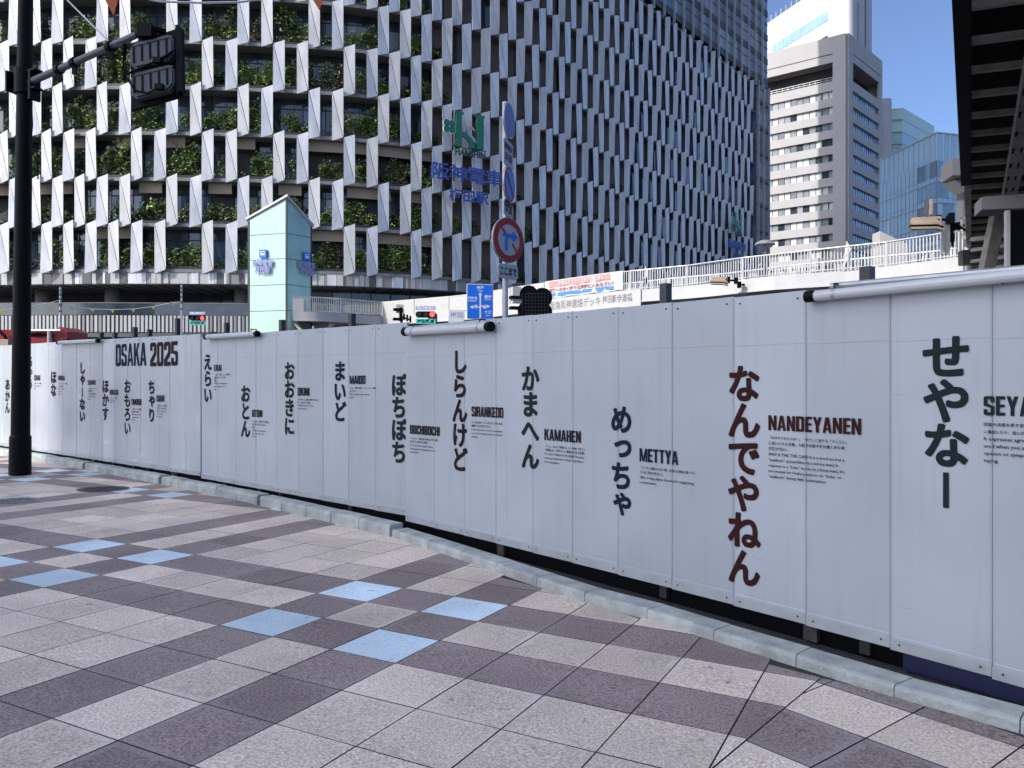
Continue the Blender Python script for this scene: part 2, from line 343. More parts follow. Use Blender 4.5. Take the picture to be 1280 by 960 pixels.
# slabs ------------------------------------------------------------
TS = 0.49387; TH = -0.478802; TO = Vector((-1.14106, 4.93890)); TH2 = R(-51.2)
A1, B1 = Vector((math.cos(TH), math.sin(TH))), Vector((-math.sin(TH), math.cos(TH)))
A2, B2 = Vector((math.cos(TH2), math.sin(TH2))), Vector((-math.sin(TH2), math.cos(TH2)))
MIT_P = Vector((0.887, 3.459)); MIT_D = Vector((math.cos(R(50.75)), math.sin(R(50.75)))); MIT_N = Vector((MIT_D.y, -MIT_D.x))
O2 = A2 * (-1.880) + B2 * (3.709 - TS)
def slab_colour(a, b, second=False):
    db = b % 8 in (0, 2); da = (a % 7 in (0, 5)) and a < 3 and not second
    return 'tile_cyan' if (da and db) else 'tile_dark' if (da or db) else 'tile_light'
def pavement():
    v = []; f = []; mi = []; tone = []; uvs = []
    mats = ['tile_light', 'tile_dark', 'tile_cyan', 'joint']
    def add(poly, kind, o, A, B, a, b):
        if len(poly) < 3: return
        k = len(v); n = len(poly); cx = sum((p for p in poly), Vector((0, 0))) / n
        tn = rnd.uniform(0.80, 1.12); dz = rnd.uniform(-0.0008, 0.0008)
        for p in poly: v.append((p.x, p.y, zg(p.x, p.y) + dz))
        for p in poly: v.append((p.x, p.y, zg(p.x, p.y) - 0.012))
        def uv(p): q = p - o; return (q.dot(A) / TS - a, q.dot(B) / TS - b)
        f.append(tuple(range(k, k + n))); mi.append(mats.index(kind)); tone.append(tn); uvs.extend(uv(p) for p in poly)
        for i in range(n):
            j = (i + 1) % n; f.append((k + j, k + i, k + n + i, k + n + j)); mi.append(3); tone.append(tn * 0.8); uvs.extend([uv(poly[j]), uv(poly[i])] * 2)
    g = 0.0042
    for (o, A, B, second, ra, rb) in ((TO, A1, B1, False, range(-40, 8), range(-16, 34)), (O2, A2, B2, True, range(-8, 12), range(-14, 5))):
        for a in ra:
            for b in rb:
                c = o + A * (a + .5) * TS + B * (b + .5) * TS
                if c.y < 0.3 or c.x < -17 or c.x > 6 or c.y > 24: continue
                poly = [o + A * (a * TS + g) + B * (b * TS + g), o + A * ((a + 1) * TS - g) + B * (b * TS + g), o + A * ((a + 1) * TS - g) + B * ((b + 1) * TS - g), o + A * (a * TS + g) + B * ((b + 1) * TS - g)]
                poly = clip(poly, MIT_P + MIT_N * (g if second else -g), -MIT_N if second else MIT_N)
                if len(poly) < 3: continue
                ks = kerb_side(c)
                if ks[1] > 0.55: continue
                if ks[1] > -0.6:
                    for q0, q1 in zip(KERB, KERB[1:]):
                        m_ = (q0 + q1) / 2
                        if (c - m_).length < (q1 - q0).length / 2 + 0.8:
                            dn = (q1 - q0).normalized(); nn = Vector((dn.y, -dn.x)); poly = clip(poly, q0 + nn * 0.06, nn)
                            if len(poly) < 3: break
                if len(poly) < 3: continue
                kind = slab_colour(a, b, second)
                add(poly, kind, o, A, B, a, b)
    me = bpy.data.meshes.new('pavement'); me.from_pydata(v, [], f)
    for k in mats: me.materials.append(M[k])
    me.polygons.foreach_set('material_index', mi)
    at_ = me.attributes.new('tone', 'FLOAT', 'FACE'); at_.data.foreach_set('value', tone)
    ul = me.uv_layers.new(name='UVMap'); ul.data.foreach_set('uv', [c for p in uvs for c in p]); me.update()
    o = bpy.data.objects.new('pavement', me); COL.objects.link(o); o['kind'] = 'structure'
def sheet(name, xs, ys, dz, mat):
    v = [(x, y, zg(x, y) + dz) for y in ys for x in xs]; n = len(xs)
    f = [(j * n + i, j * n + i + 1, (j + 1) * n + i + 1, (j + 1) * n + i) for j in range(len(ys) - 1) for i in range(n - 1)]
    mb = MB(); mb.mesh(v, f, mat); o = mb.build(name); o['kind'] = 'structure'; return o
pavement()
# mortar bed under the slabs, kept on the pavement side of the kerb
mb = MB(); mb_pts = [kpt(s)[0] + kpt(s)[2] * 0.05 for s in np.linspace(0, KS[-1], 40)]
for p, q in zip(mb_pts, mb_pts[1:]):
    pl, ql = Vector((-18.0, p.y)), Vector((-18.0, q.y))
    mb.face([(p.x, p.y, zg(p.x, p.y) - 0.006), (q.x, q.y, zg(q.x, q.y) - 0.006)] + [(ql.x, ql.y, zg(ql.x, ql.y) - 0.006), (pl.x, pl.y, zg(pl.x, pl.y) - 0.006)], M['joint'])
o = mb.build('pavement_bed'); o['kind'] = 'structure'
sheet('road', [-600, -200, -60, -30, -10, 0, 6, 12, 60, 200, 600], [-200, -40, -8, 0, 8, 14, 20, 26, 60, 200, 900], -0.03, M['asphalt'])
# kerb stones ------------------------------------------------------
mb = MB()
s_step = KS[[i for i, p in enumerate(KERB) if abs((p - gp(490, 672).xy).length) < 1e-4][0]]
def stone(s0, s1, h, wid, bev):
    (a, ta, na), (b, tb, nb) = kpt(s0), kpt(s1)
    prof = [(0, -0.02), (0, h - bev), (bev * 0.35, h - bev * 0.3), (bev, h), (wid - 0.008, h), (wid, h - 0.008), (wid, -0.05)]
    def ring(p, n): return [(p.x + n.x * x, p.y + n.y * x, zg(p.x, p.y) + z) for x, z in prof]
    A_, B_ = ring(a, na), ring(b, nb); n = len(prof)
    mb.mesh(A_ + B_, [(i, i + 1, n + i + 1, n + i) for i in range(n - 1)] + [tuple(range(n - 1, -1, -1)), tuple(range(n, 2 * n))], M['concrete'])
s = 0.02
while s < s_step - 0.05:
    L_ = min(0.60, s_step - s); stone(s, s + L_ - 0.006, 0.045 + 0.045 * min(1, s / s_step), 0.20, 0.022); s += L_
s = s_step + 0.05; k = 0
while s < KS[-1] - 0.7:
    stone(s + rnd.uniform(0, .006), s + 0.6 - 0.008, 0.135 + rnd.uniform(-.006, .006), 0.19, 0.035); s += 0.6; k += 1
    if k % 5 == 0: s += 0.09
o = mb.build('kerb'); o['kind'] = 'structure'
# ------------------------------------------------------------------ hoarding (three runs of steel sheets)
HH = 2.25
class Run:
    """plan line of a hoarding run from survey readings (px, y top, y foot); 1/depth varies smoothly along it"""
    def __init__(s, rd, deg, x0, x1):
        a = np.array(rd, float); s.c = np.polyfit(a[:, 0] - 700, a[:, 2] - a[:, 1], deg)
        Z = F * HH / (a[:, 2] - a[:, 1]); zb = EYE - (a[:, 2] - HY) / F * Z
        s.zc = np.polyfit(a[:, 0] - 700, zb, 1)
        s.xs = np.linspace(x0, x1, 90); s.P = [s.at(x)[0] for x in s.xs]
        s.S = [0.0]
        for p, q in zip(s.P, s.P[1:]): s.S.append(s.S[-1] + (q - p).length)
    def at(s, px):
        Z = F * HH / np.polyval(s.c, px - 700); return Vector(((px - 640) * Z / F, Z)), float(np.polyval(s.zc, px - 700))
    def s_of(s, px): return float(np.interp(px, s.xs, s.S))
    def pt(s, t):
        t = max(0, min(s.S[-1] - 1e-6, t)); i = max(0, min(len(s.S) - 2, int(np.searchsorted(s.S, t)) - 1))
        d = s.P[i + 1] - s.P[i]; dn = d.normalized(); return s.P[i] + dn * (t - s.S[i]), dn, Vector((dn.y, -dn.x))   # normal faces the pavement
    def z_of(s, px, py):
        p, zb = s.at(px); return EYE - (py - HY) / F * p.y
def fence_run(run, seams, label, mat, root_px, gloss=False, rail=None, posts=(), wob=0.0, zfoot=0.0):
    p0, zb0 = run.at(root_px)
    root = thing('hoarding_fence', (p0.x, p0.y, zg(p0.x, p0.y) - 0.03), label, 'fence', None)
    jit = {x: rnd.uniform(-wob, wob) for x in seams}
    for i, (xa, xb) in enumerate(zip(seams, seams[1:])):
        (a, za), (b, zb) = run.at(xa), run.at(xb)
        za -= zfoot; zb -= zfoot
        d = (b - a).normalized(); n = Vector((d.y, -d.x)); T = 0.03
        ja, jb = jit[xa], jit[xb]
        if rnd.random() < 0.5: ja += 0.002
        a_, b_ = a + d * 0.0018 + n * ja, b - d * 0.0018 + n * jb
        mb = MB(); z0 = (za + zb) / 2; z1 = z0 + HH + zfoot
        def ring(p, lip):  # sheet cross-section: folded edges at head and foot
            return [(p.x + n.x * o_, p.y + n.y * o_, z) for o_, z in ((-T, z0), (0, z0), (0.0, z0 + 0.085), (-0.0015, z0 + 0.09), (-0.0015, z1 - 0.36), (0.0, z1 - 0.355), (0.0, z1 - 0.004), (-0.004, z1), (-T, z1))]
        A_, B_ = ring(a_, 0), ring(b_, 0); k = len(A_)
        e = 0.012
        # rounded long edges: inset strips
        a2, b2 = a_ + d * e, b_ - d * e
        A2_, B2_ = ring(a2, 0), ring(b2, 0)
        Ab = [(x - n.x * 0.006, y - n.y * 0.006, z) for x, y, z in A_]; Bb = [(x - n.x * 0.006, y - n.y * 0.006, z) for x, y, z in B_]
        for P_, Q_ in ((Ab, A2_), (A2_, B2_), (B2_, Bb)):
            mb.mesh(P_ + Q_, [(j, j + 1, k + j + 1, k + j) for j in range(k - 1)], mat)
        mb.mesh(Ab, [tuple(range(k - 1, -1, -1))], mat); mb.mesh(Bb, [tuple(range(k))], mat)
        w_ = (b - a).length
        q0 = a_ + n * .0008; mb.box((q0.x, q0.y, z0), (b_.x - a_.x, b_.y - a_.y, 0), (n.x * .0015, n.y * .0015, 0), (0, 0, .07), M['panel_lip'])
        for t in (0.1, 0.9):
            c = a + d * w_ * t + n * 0.001
            for zq in (z0 + .04, z1 - .05): mb.tube([(c.x, c.y, zq), (c.x + n.x * .006, c.y + n.y * .006, zq)], 0.007, M['frame_dark'], 6)
        mb.build('panel', root)
    # foot beam, set back under the sheets
    m = MB()
    xs = np.linspace(seams[0], seams[-1], 14)
    for xa, xb in zip(xs, xs[1:]):
        (a, za), (b, zb) = run.at(xa), run.at(xb); d = (b - a).normalized(); n = Vector((d.y, -d.x))
        mt = rail if (rail and (xa > 1068)) else M['black']; back = 0.02 if mt is not M['black'] else 0.10
        q = a - n * (back + 0.08); g0 = zg(q.x, q.y) - 0.028; zt = min(za, zb) - zfoot - 0.003
        if mt is not M['black']: g0 += 0.02
        m.box((q.x, q.y, g0), (b.x - a.x, b.y - a.y, 0), (n.x * 0.08, n.y * 0.08, 0), (0, 0, zt - g0), mt)
    fb = m.build('foot_beam', root)
    for xa in seams[3:-1:6]:
        a, za = run.at(xa); d = (run.at(xa + 2)[0] - a).normalized(); n = Vector((d.y, -d.x)); q = a - n * .08
        mm = MB(); mm.cbox((q.x, q.y, (za + zg(q.x, q.y)) / 2 - .01), .10, .05, max(.05, za - zg(q.x, q.y)), M['rust'], (d.x, d.y, 0)); mm.build('foot_bracket', fb)
    for px, hgt in posts:
        a, za = run.at(px); d = (run.at(px + 2)[0] - a).normalized(); n = Vector((d.y, -d.x)); q = a - n * 0.10
        m = MB(); m.cbox((q.x, q.y, (za + HH + hgt + zg(q.x, q.y)) / 2), 0.07, 0.07, za + HH + hgt - zg(q.x, q.y), M['frame_dark'], (d.x, d.y, 0)); m.build('post', root)
    return root
RB = Run([(507, 405.5, 650.5), (620, 399, 677), (715, 391, 702.5), (773, 385.5, 719), (840, 378.7, 737.5), (917, 372, 758.5), (1007, 364, 781.5), (1113, 352.5, 810), (1240, 341, 844)], 2, 507, 1900)
MID = Run([(251.6, 421, 595.7), (319.6, 416, 607), (403.5, 410.5, 622), (470, 405.5, 635), (507, 403, 641.5)], 1, 251, 509)
LF = Run([(36, 430, 560), (95.6, 426, 567), (159, 422.5, 577), (231, 418, 587.5), (251, 418.5, 592.5)], 1, -70, 251)
f_r = fence_run(RB, [507, 543, 580.5, 620, 666, 715.5, 773, 840, 917, 1007, 1113, 1240, 1398, 1590, 1850], 'white steel hoarding nearest the camera with large brown and slate Japanese words', M['panel'], 840, rail=M['navy'], posts=((822, .17), (1074, .13)), wob=0.0)
f_m = fence_run(MID, [251.6, 272, 295, 319.6, 345.4, 372.8, 403.5, 435.6, 469.6, 508.5], 'middle white hoarding run set back behind the near run, below the mint glass tower', M['panel'], 372, posts=((276, .2), (345, .17), (432, .17)), wob=0.0015, zfoot=0.03)
f_l = fence_run(LF, [-62, -38, -16, 4, 24, 44, 61, 78, 95.6, 112.5, 128.4, 143.4, 159.4, 175.3, 192.2, 211.9, 231.6, 250.2], 'far white hoarding run carrying the large OSAKA 2025 heading', M['panel_gloss'], 120, posts=((120, .14), (137, .12), (162, .2), (180, .14), (215, .3)), wob=0.004, zfoot=0.05)

# lettering --------------------------------------------------------
def on_run(run, px0, off=0.0025):
    """frame on the face of a run: o(u, z) -> world point; u metres to the right of px0"""
    s0 = run.s_of(px0)
    def f(u, z):
        p, d, n = run.pt(s0 + u); q = p + n * off; return (q.x, q.y, z)
    return f, s0
def flat_text(run, mb, s, mat, px0, z0, width=None, height=None, bold=0.0, res=3, keep=False, mono=None, off=0.0065, space=1.0, fat=0.0):
    v, f = glyphs(s, bold, res, space)
    if not len(v): return
    lo, hi = v.min(0), v.max(0)
    if mono: sx = sy = mono; lo = np.array([0.0, 0.0])
    else:
        sx = width / (hi[0] - lo[0]) if width else None; sy = height / (hi[1] - lo[1]) if height else None
        sx = sx or sy; sy = sy or sx
        if keep: sx = sy = min(sx, sy)
    g, _ = on_run(run, px0, off)
    for k, (ex, ey) in enumerate(((0, 0), (-fat, 0), (fat, 0), (-fat / 2, fat / 3), (fat / 2, -fat / 3)) if fat else ((0, 0),)):
        gk, _ = on_run(run, px0, off - 0.0003 * k)
        mb.mesh([gk((x - lo[0] + ex) * sx, z0 + (y - lo[1] + ey) * sy) for x, y in v], f, mat)
def column_word(run, root, chars, px, yt, yb, mat, res=4):
    zt, zb = run.z_of(px, yt), run.z_of(px, yb); n = len(chars); cell = (zt - zb) / (n - 0.08)
    mb = MB()
    for i, ch in enumerate(chars):
        sm = ch in 'っゃ'; top = zt + 0.04 * cell - i * cell
        g, _ = on_run(run, px, 0.0065)
        if ch == 'ー':
            h = cell * 0.80; w = cell * 0.125
            mb.mesh([g(-w / 2, top - cell * .92), g(w / 2, top - cell * .92), g(w / 2, top - cell * .92 + h), g(-w / 2, top - cell * .92 + h)], [(0, 1, 2, 3)], mat); continue
        v, f = glyphs(ch, 0.008, res)
        # em cell: x 0..1, y -0.12..0.88
        sc = cell * 1.06; ox = 0.06 if sm else 0; oy = 0.10 if sm else 0
        for k in range(7):
            ex, ey = (0, 0) if k == 0 else (0.029 * math.cos(k * math.pi / 3), 0.029 * math.sin(k * math.pi / 3)); gk, _ = on_run(run, px, 0.0065 - 0.0003 * k)
            mb.mesh([gk((x - 0.5 + ox + ex) * sc, top - cell * .5 + (y - 0.38 + oy + ey) * sc) for x, y in v], f, mat)
    return mb.build('lettering', root)
def block_glyph(ch):
    """heavy condensed grotesque capital as convex polygons, height 1; returns width, polygons"""
    s, t, c, w = .205, .165, .085, .58
    R_ = lambda x0, y0, x1, y1: [(x0, y0), (x1, y0), (x1, y1), (x0, y1)]
    def lc(y0, y1, lo=True, hi=True, x=0): return [(x, y0 + (c if lo else 0)), (x + (c if lo else 0), y0), (x + s, y0), (x + s, y1), (x + (c if hi else 0), y1), (x, y1 - (c if hi else 0))]
    def rc(y0, y1, lo=True, hi=True, w=w): return [(w - s, y0), (w - (c if lo else 0), y0), (w, y0 + (c if lo else 0)), (w, y1 - (c if hi else 0)), (w - (c if hi else 0), y1), (w - s, y1)]
    top, bot = R_(s, 1 - t, w - s, 1), R_(s, 0, w - s, t); L_ = R_(0, 0, s, 1); Rr = R_(w - s, 0, w, 1)
    mid = lambda y0=.43, y1=.58, x1=w - s: R_(s, y0, x1, y1)
    G = {'O': (w, [lc(0, 1), rc(0, 1), top, bot]), 'D': (w, [L_, rc(0, 1), top, bot]), 'C': (w, [lc(0, 1), rc(.64, 1, False), rc(0, .36, True, False), top, bot]),
         'U': (w, [lc(0, 1, True, False), rc(0, 1, True, False), bot]), 'I': (s, [L_]), 'H': (w, [L_, Rr, mid()]), 'N': (.62, [L_, R_(.62 - s, 0, .62, 1), [(0.02, 1), (s, 1), (.60, 0), (.62 - s, 0)]]),
         'M': (.82, [R_(0, 0, .18, 1), R_(.64, 0, .82, 1), [(.02, 1), (.22, 1), (.48, 0), (.34, 0)], [(.80, 1), (.60, 1), (.34, 0), (.48, 0)]]),
         'A': (.62, [[(0, 0), (.19, 0), (.36, 1), (.19, 1)], [(.62, 0), (.43, 0), (.26, 1), (.43, 1)], [(.14, .19), (.48, .19), (.46, .33), (.16, .33)]]),
         'E': (.48, [L_, R_(s, 1 - t, .48, 1), R_(s, 0, .48, t), R_(s, .43, .45, .58)]), 'T': (.54, [R_(0, 1 - t, .54, 1), R_(.27 - s / 2, 0, .27 + s / 2, 1 - t)]),
         'Y': (.60, [[(0, 1), (.205, 1), (.40, .40), (.20, .40)], [(.60, 1), (.395, 1), (.20, .40), (.40, .40)], R_(.30 - s / 2, 0, .30 + s / 2, .42)]),
         'K': (.60, [L_, [(s, .36), (s, .62), (.40, 1), (.61, 1)], [(.26, .52), (.40, .66), (.62, 0), (.41, 0)]]),
         'R': (w, [L_, top, mid(), rc(.47, 1, False), [(w - s - .02, .5), (w - .02, .5), (w + .01, 0), (w - s, 0)]]), 'B': (w, [L_, top, mid(), bot, rc(.51, 1), rc(0, .515)]),
         'S': (w, [lc(.5, 1, False), rc(.68, 1, False), top, bot, rc(0, .47, True, False), lc(0, .32, True, False), [(0, .5), (0, .58), (s, .62), (w, .47), (w, .38), (w - s, .40)]]),
         '2': (w, [rc(.55, 1, False), lc(.66, 1, False), top, R_(0, 0, w, t), [(0, t), (0, .26), (w - s, .58), (w, .56), (w, .50), (s + .02, t)]]),
         '5': (w, [R_(0, .5, s, 1), R_(s, 1 - t, w - .02, 1), R_(s, .46, w - s, .61), rc(0, .61), lc(0, .33, True, False), bot])}
    G['0'] = G['O']
    return G[ch]
def heading(run, root, s, px, yt, yb, px1, mat, bold=0.05):
    zt, zb = run.z_of(px, yt), run.z_of(px, yb); mb = MB()
    w = run.s_of(px1) - run.s_of(px); x = 0.0; lay = []
    for ch in s:
        gw, polys = block_glyph(ch); lay.append((x, polys)); x += gw + .07
    sx = w / (x - .07); sy = zt - zb; k = 0
    for x0, polys in lay:
        for q in polys:
            g, _ = on_run(run, px, 0.0065 - 0.0002 * (k % 7)); k += 1
            mb.mesh([g((x0 + a) * sx, zb + b * sy) for a, b in q], [tuple(range(len(q)))], mat)
    return mb.build('heading', root)
def caption(run, root, lines, px, y0, y1, px1, mat):
    zt, zb = run.z_of(px, y0), run.z_of(px, y1); w = run.s_of(px1) - run.s_of(px); n = len(lines)
    pitch = (zt - zb) / n; mb = MB()
    for i, t in enumerate(lines):
        z = zt - pitch * (i + 0.8)
        v, f = glyphs(t, 0.012, 1); em = pitch * 0.74
        wid = (v[:, 0].max() - v[:, 0].min()) * em
        flat_text(run, mb, t, mat, px, z, None, None, 0.012, 1, mono=min(em, em * w / wid)) if wid > w else flat_text(run, mb, t, mat, px, z, None, None, 0.012, 1, mono=em)
    return mb.build('caption', root)
kn, br, db_, sl_ = M['ink_navy'], M['ink_brown'], M['ink_dbrown'], M['ink_slate']; bk = M['ink_black']
for args in ((RB, f_r, 'せやなー', 1183, 420, 637, sl_), (RB, f_r, 'なんでやねん', 930, 458, 730, br), (RB, f_r, 'めっちゃ', 777, 508, 646, kn), (RB, f_r, 'かまへん', 663, 458, 585, sl_),
             (RB, f_r, 'しらんけど', 575, 438, 588, db_), (MID, f_m, 'ぼちぼち', 498.8, 468, 578, sl_), (MID, f_m, 'まいど', 425, 452, 526, kn), (MID, f_m, 'おおきに', 362, 453, 543, sl_),
             (MID, f_m, 'おとん', 307, 482, 546, sl_), (MID, f_m, 'えらい', 260, 443, 503, kn), (LF, f_l, 'ちゃり', 189.7, 476, 527, bk), (LF, f_l, 'おもろい', 159.5, 475, 543, bk),
             (LF, f_l, 'ほかす', 132, 475, 525, bk), (LF, f_l, 'しゃーない', 103, 453, 527, kn), (LF, f_l, 'ほな', 67, 464, 495, bk), (LF, f_l, 'ちゃう', 38, 445, 487, kn), (LF, f_l, 'あかん', 9.5, 474, 516, bk)):
    column_word(*args)
for args in ((RB, f_r, 'SEYANA', 1230, 495, 519, 1327, sl_), (RB, f_r, 'NANDEYANEN', 961, 519, 537.5, 1077, br), (RB, f_r, 'METTYA', 800, 560, 576.5, 848, kn), (RB, f_r, 'KAMAHEN', 681, 536, 550, 726.5, bk),
             (RB, f_r, 'SIRANKEDO', 590, 508, 520.5, 629.5, db_), (RB, f_r, 'BOCHIBOCHI', 513, 531, 542, 550, bk), (MID, f_m, 'MAIDO', 437.5, 469.5, 480, 457, kn), (MID, f_m, 'OKINI', 372.5, 484.5, 494.5, 387, bk),
             (MID, f_m, 'OTON', 315.5, 512, 521, 328, bk), (MID, f_m, 'ERAI', 268, 456, 464, 277, bk), (LF, f_l, 'CHARI', 196, 494, 502, 205.5, bk), (LF, f_l, 'OMOROI', 165, 498.5, 506, 177, bk),
             (LF, f_l, 'HOKASU', 137.5, 487, 493.5, 148, bk), (LF, f_l, 'SHANAI', 110, 475, 481, 119.5, bk), (LF, f_l, 'HONA', 73, 469.5, 475.5, 81, bk), (LF, f_l, 'CHAU', 43, 469, 475.5, 50.5, bk),
             (LF, f_l, 'OSAKA', 145, 430.5, 458, 183, kn), (LF, f_l, '2025', 188, 428.5, 458, 222.5, db_)):
    heading(*args, bold=0.075)
caption(RB, f_r, ['同意や共感を表す言葉。相手の意見', 'に賛成したり、話に共感する時に使う。', 'It expresses agreement. It is', 'used when you agree with an', 'opinion or sympathize with a', 'saying.'], 1230, 525, 579, 1322, bk)
caption(RB, f_r, ['「なぜそうなるのか？」「ボケ」に対する「ツッコミ」', 'に用いられる言葉。大阪では話す方も聞く方も気', 'が抜けない。', 'WHY IS THIS THE CASE? It is a word used as a', '“tsukkomi” (a punchline by a serious man) in', 'response to a “boke” (a joke by a funny man). It’s', 'not unusual for Osaka people to do “boke” or', '“tsukkomi” during daily conversation.'], 961, 543, 598, 1056, bk)
caption(RB, f_r, ['「とても」程度の大きい様。会話を大袈裟に盛ってい', 'くのに欠かせない。', 'VERY. A large degree. Essential for exaggerating', 'a conversation.'], 800, 580.5, 605, 868, bk)
caption(RB, f_r, ['「いらん」または「問題ない」という意味。断るとい', 'う意味にも、許すという意味にもなる言葉。', 'IT’S OKAY. THERE’S NO PROBLEM. This phrase', 'expresses forgiveness or refusal, depending on', 'the circumstances.'], 681, 554.5, 579, 731, bk)
caption(RB, f_r, ['多分。断言を避けて「そんな気がする」程度の言葉。', '無責任にも便利に使える。', 'It is used when you do not want to say definitely,', 'or to add some vague meaning. I do not know', 'the truth.'], 590, 525, 547.5, 628.5, bk)
caption(RB, f_r, ['「そこそこ」。商売の調子を聞かれた時の返答。', '良すぎず、悪すぎない様子。', 'SO-SO. It is used as a reply to express', 'that the business is going neither too well', 'nor too badly.'], 513, 545, 566.5, 547, bk)
caption(MID, f_m, ['いつも、商売の挨拶。「ようこそ」の意味', 'ありがとう。', 'HELLO. Thanks for your continued', 'support.'], 437.5, 483, 498, 470.5, bk)
caption(MID, f_m, ['「ありがとう」感謝の気持ちを伝える', '時に、商人が使う言葉。', 'THANK YOU. It is a word that', 'expresses gratitude.'], 372.5, 497.5, 512, 401, bk)
caption(MID, f_m, ['「お父さん」家族の中で父親を', '呼ぶ時の、親しみのある', '言葉。', 'FATHER. It is a friendly word', 'used in the family to call', 'a father.'], 315.5, 524.5, 547, 341, bk)
caption(MID, f_m, ['「大変」「疲れた」という意味で、', '程度の大きいことを表す', '言葉。', 'TIRED. It is a word that shows', 'a great degree of a certain', 'thing.'], 268, 466.5, 488, 290, bk)
for px, y0, y1, px1, ls in ((196, 505, 522, 213.5, ['「自転車」という意味。', '日常で使われる言葉。', '', 'BICYCLE. A daily word', 'used in Osaka to', 'mean a bicycle.']), (165, 509.5, 526, 182, ['「面白い」という意味。', '人を褒める言葉。', '', 'FUNNY. A word used', 'to praise a person', 'in Osaka.']),
                           (137.5, 496, 504, 151, ['「捨てる」という意味。', 'THROW AWAY.', 'A daily word.']), (110, 484, 500, 125, ['「仕方がない」という', '意味の言葉。', '', 'IT CAN’T BE HELPED.', 'A word used when you', 'give up.']),
                           (73, 478, 494, 91, ['「それでは」という意味', 'の別れの言葉。', '', 'SEE YOU. A word', 'used to say', 'goodbye.']), (43, 477.5, 487, 60, ['「違う」という意味。', 'NO. A word used to', 'deny.'])):
    caption(LF, f_l, [l for l in ls if l], px, y0, y1, px1, bk)

# tube lamps on the hoarding head ---------------------------------
def tube_lamp(run, xa, ya, xb, yb, r, label, out=0.07):
    a, b = run.at(xa)[0], run.at(xb)[0]; d = (b - a).normalized(); n = Vector((d.y, -d.x))
    A_ = Vector((a.x + n.x * out, a.y + n.y * out, EYE - (ya - HY) / F * a.y)); B_ = Vector((b.x + n.x * out, b.y + n.y * out, EYE - (yb - HY) / F * b.y))
    mid = (A_ + B_) / 2; root = thing('tube_lamp', mid, label, 'lamp', 'tube lamps along the top of the white hoarding')
    D = (B_ - A_).normalized(); L_ = (B_ - A_).length
    m = MB(); m.tube([A_ + D * 0.05, B_ - D * 0.05], r, M['lamp_white'], 14); tube_ = m.build('tube', root, smooth=False)
    for p, q in ((A_, 1), (B_, -1)):
        m = MB(); m.tube([p, p + D * 0.05 * q, p + D * 0.07 * q], [r * 1.12, r * 1.12, r * 1.02], M['black'], 14); m.build('end_cap', tube_)
    for t in (0.12, 0.88):
        p = A_ + D * L_ * t; m = MB(); q = p - Vector((n.x, n.y, 0)) * (out + 0.01)
        m.tube([p + Vector((0, 0, r * .8)), p + Vector((0, 0, r + 0.03)), Vector((q.x, q.y, p.z + r + 0.035)), Vector((q.x, q.y, p.z - 0.03))], 0.011, M['frame_dark'], 6)
        m.tube([p - D * 0.012, p + D * 0.012], r * 1.08, M['steel'], 14); m.build('bracket', root)
    return root
tube_lamp(LF, 77, 428.5, 128, 426, 0.037, 'white tube lamp on the far hoarding, left of the OSAKA 2025 heading')
tube_lamp(MID, 262, 421.5, 328, 417.5, 0.04, 'white tube lamp on the middle hoarding run, in front of the mint glass tower')
tube_lamp(RB, 512, 415, 621, 408.5, 0.046, 'white tube lamp with round black ends below the blue direction board')
tube_lamp(RB, 1014, 372, 1400, 333, 0.034, 'long white tube lamp at the top of the nearest hoarding sheets', 0.06)
# capping rail above the near lamp
m = MB(); a, za = RB.at(1040); b, zb = RB.at(1398); d = (b - a).normalized(); n = Vector((d.y, -d.x))
base = (a.x, a.y, za + HH)
m.tube([(a.x + n.x * .01, a.y + n.y * .01, za + HH + 0.01), (b.x + n.x * .01, b.y + n.y * .01, zb + HH + 0.012)], 0.024, M['steel'], 10); o = m.build('capping_rail', f_r)
# small white stand pipe at the foot of the far run
p = gp(120, 574); t = thing('standpipe', p, 'tiny white standpipe at the foot of the far hoarding behind the kerb', 'tap')
m = MB(); m.tube([p, p + Vector((0, 0, .16))], 0.028, M['white'], 8); m.build('pipe', t)
m = MB(); m.tube([p + Vector((-.06, 0, .19)), p + Vector((.06, 0, .19))], 0.025, M['white'], 8); m.tube([p + Vector((0, 0, .16)), p + Vector((0, 0, .27))], 0.03, M['black'], 8); m.build('tap_head', t)

# manholes ----------------------------------------------------------
def manhole(px, py, r, mat, label):
    c = gp(px, py); m = MB(); N = 40
    def P(rr, a, dz): x, y = c.x + rr * math.cos(a), c.y + rr * math.sin(a); return (x, y, zg(x, y) + dz)
    t = thing('manhole_cover', c, label, 'manhole cover')
    A_ = [2 * math.pi * i / N for i in range(N)]
    m.face([P(r * .9, a, 0.008) for a in A_], mat)
    for i in range(6):
        for j in range(6):
            x, y = (i - 2.5) * r * .27, (j - 2.5) * r * .27
            if x * x + y * y < (r * .78) ** 2: q = (c.x + x, c.y + y); m.cbox((q[0], q[1], zg(*q) + 0.011), r * .15, r * .15, 0.008, mat, (1, .4, 0))
    m.build('cover', t); m = MB()
    for i in range(N):
        a, b = A_[i], A_[(i + 1) % N]; m.face([P(r * .92, a, .009), P(r, a, .009), P(r, b, .009), P(r * .92, b, .009)], M['steel'] if mat is not M['rust'] else M['rust'])
    m.build('rim_ring', t)
manhole(129, 611.5, 0.37, M['rust'], 'dark iron manhole cover in the pavement near the kerb')
manhole(19, 626, 0.30, M['manhole_gray'], 'pale grey manhole cover in the pavement right of the black pole foot')
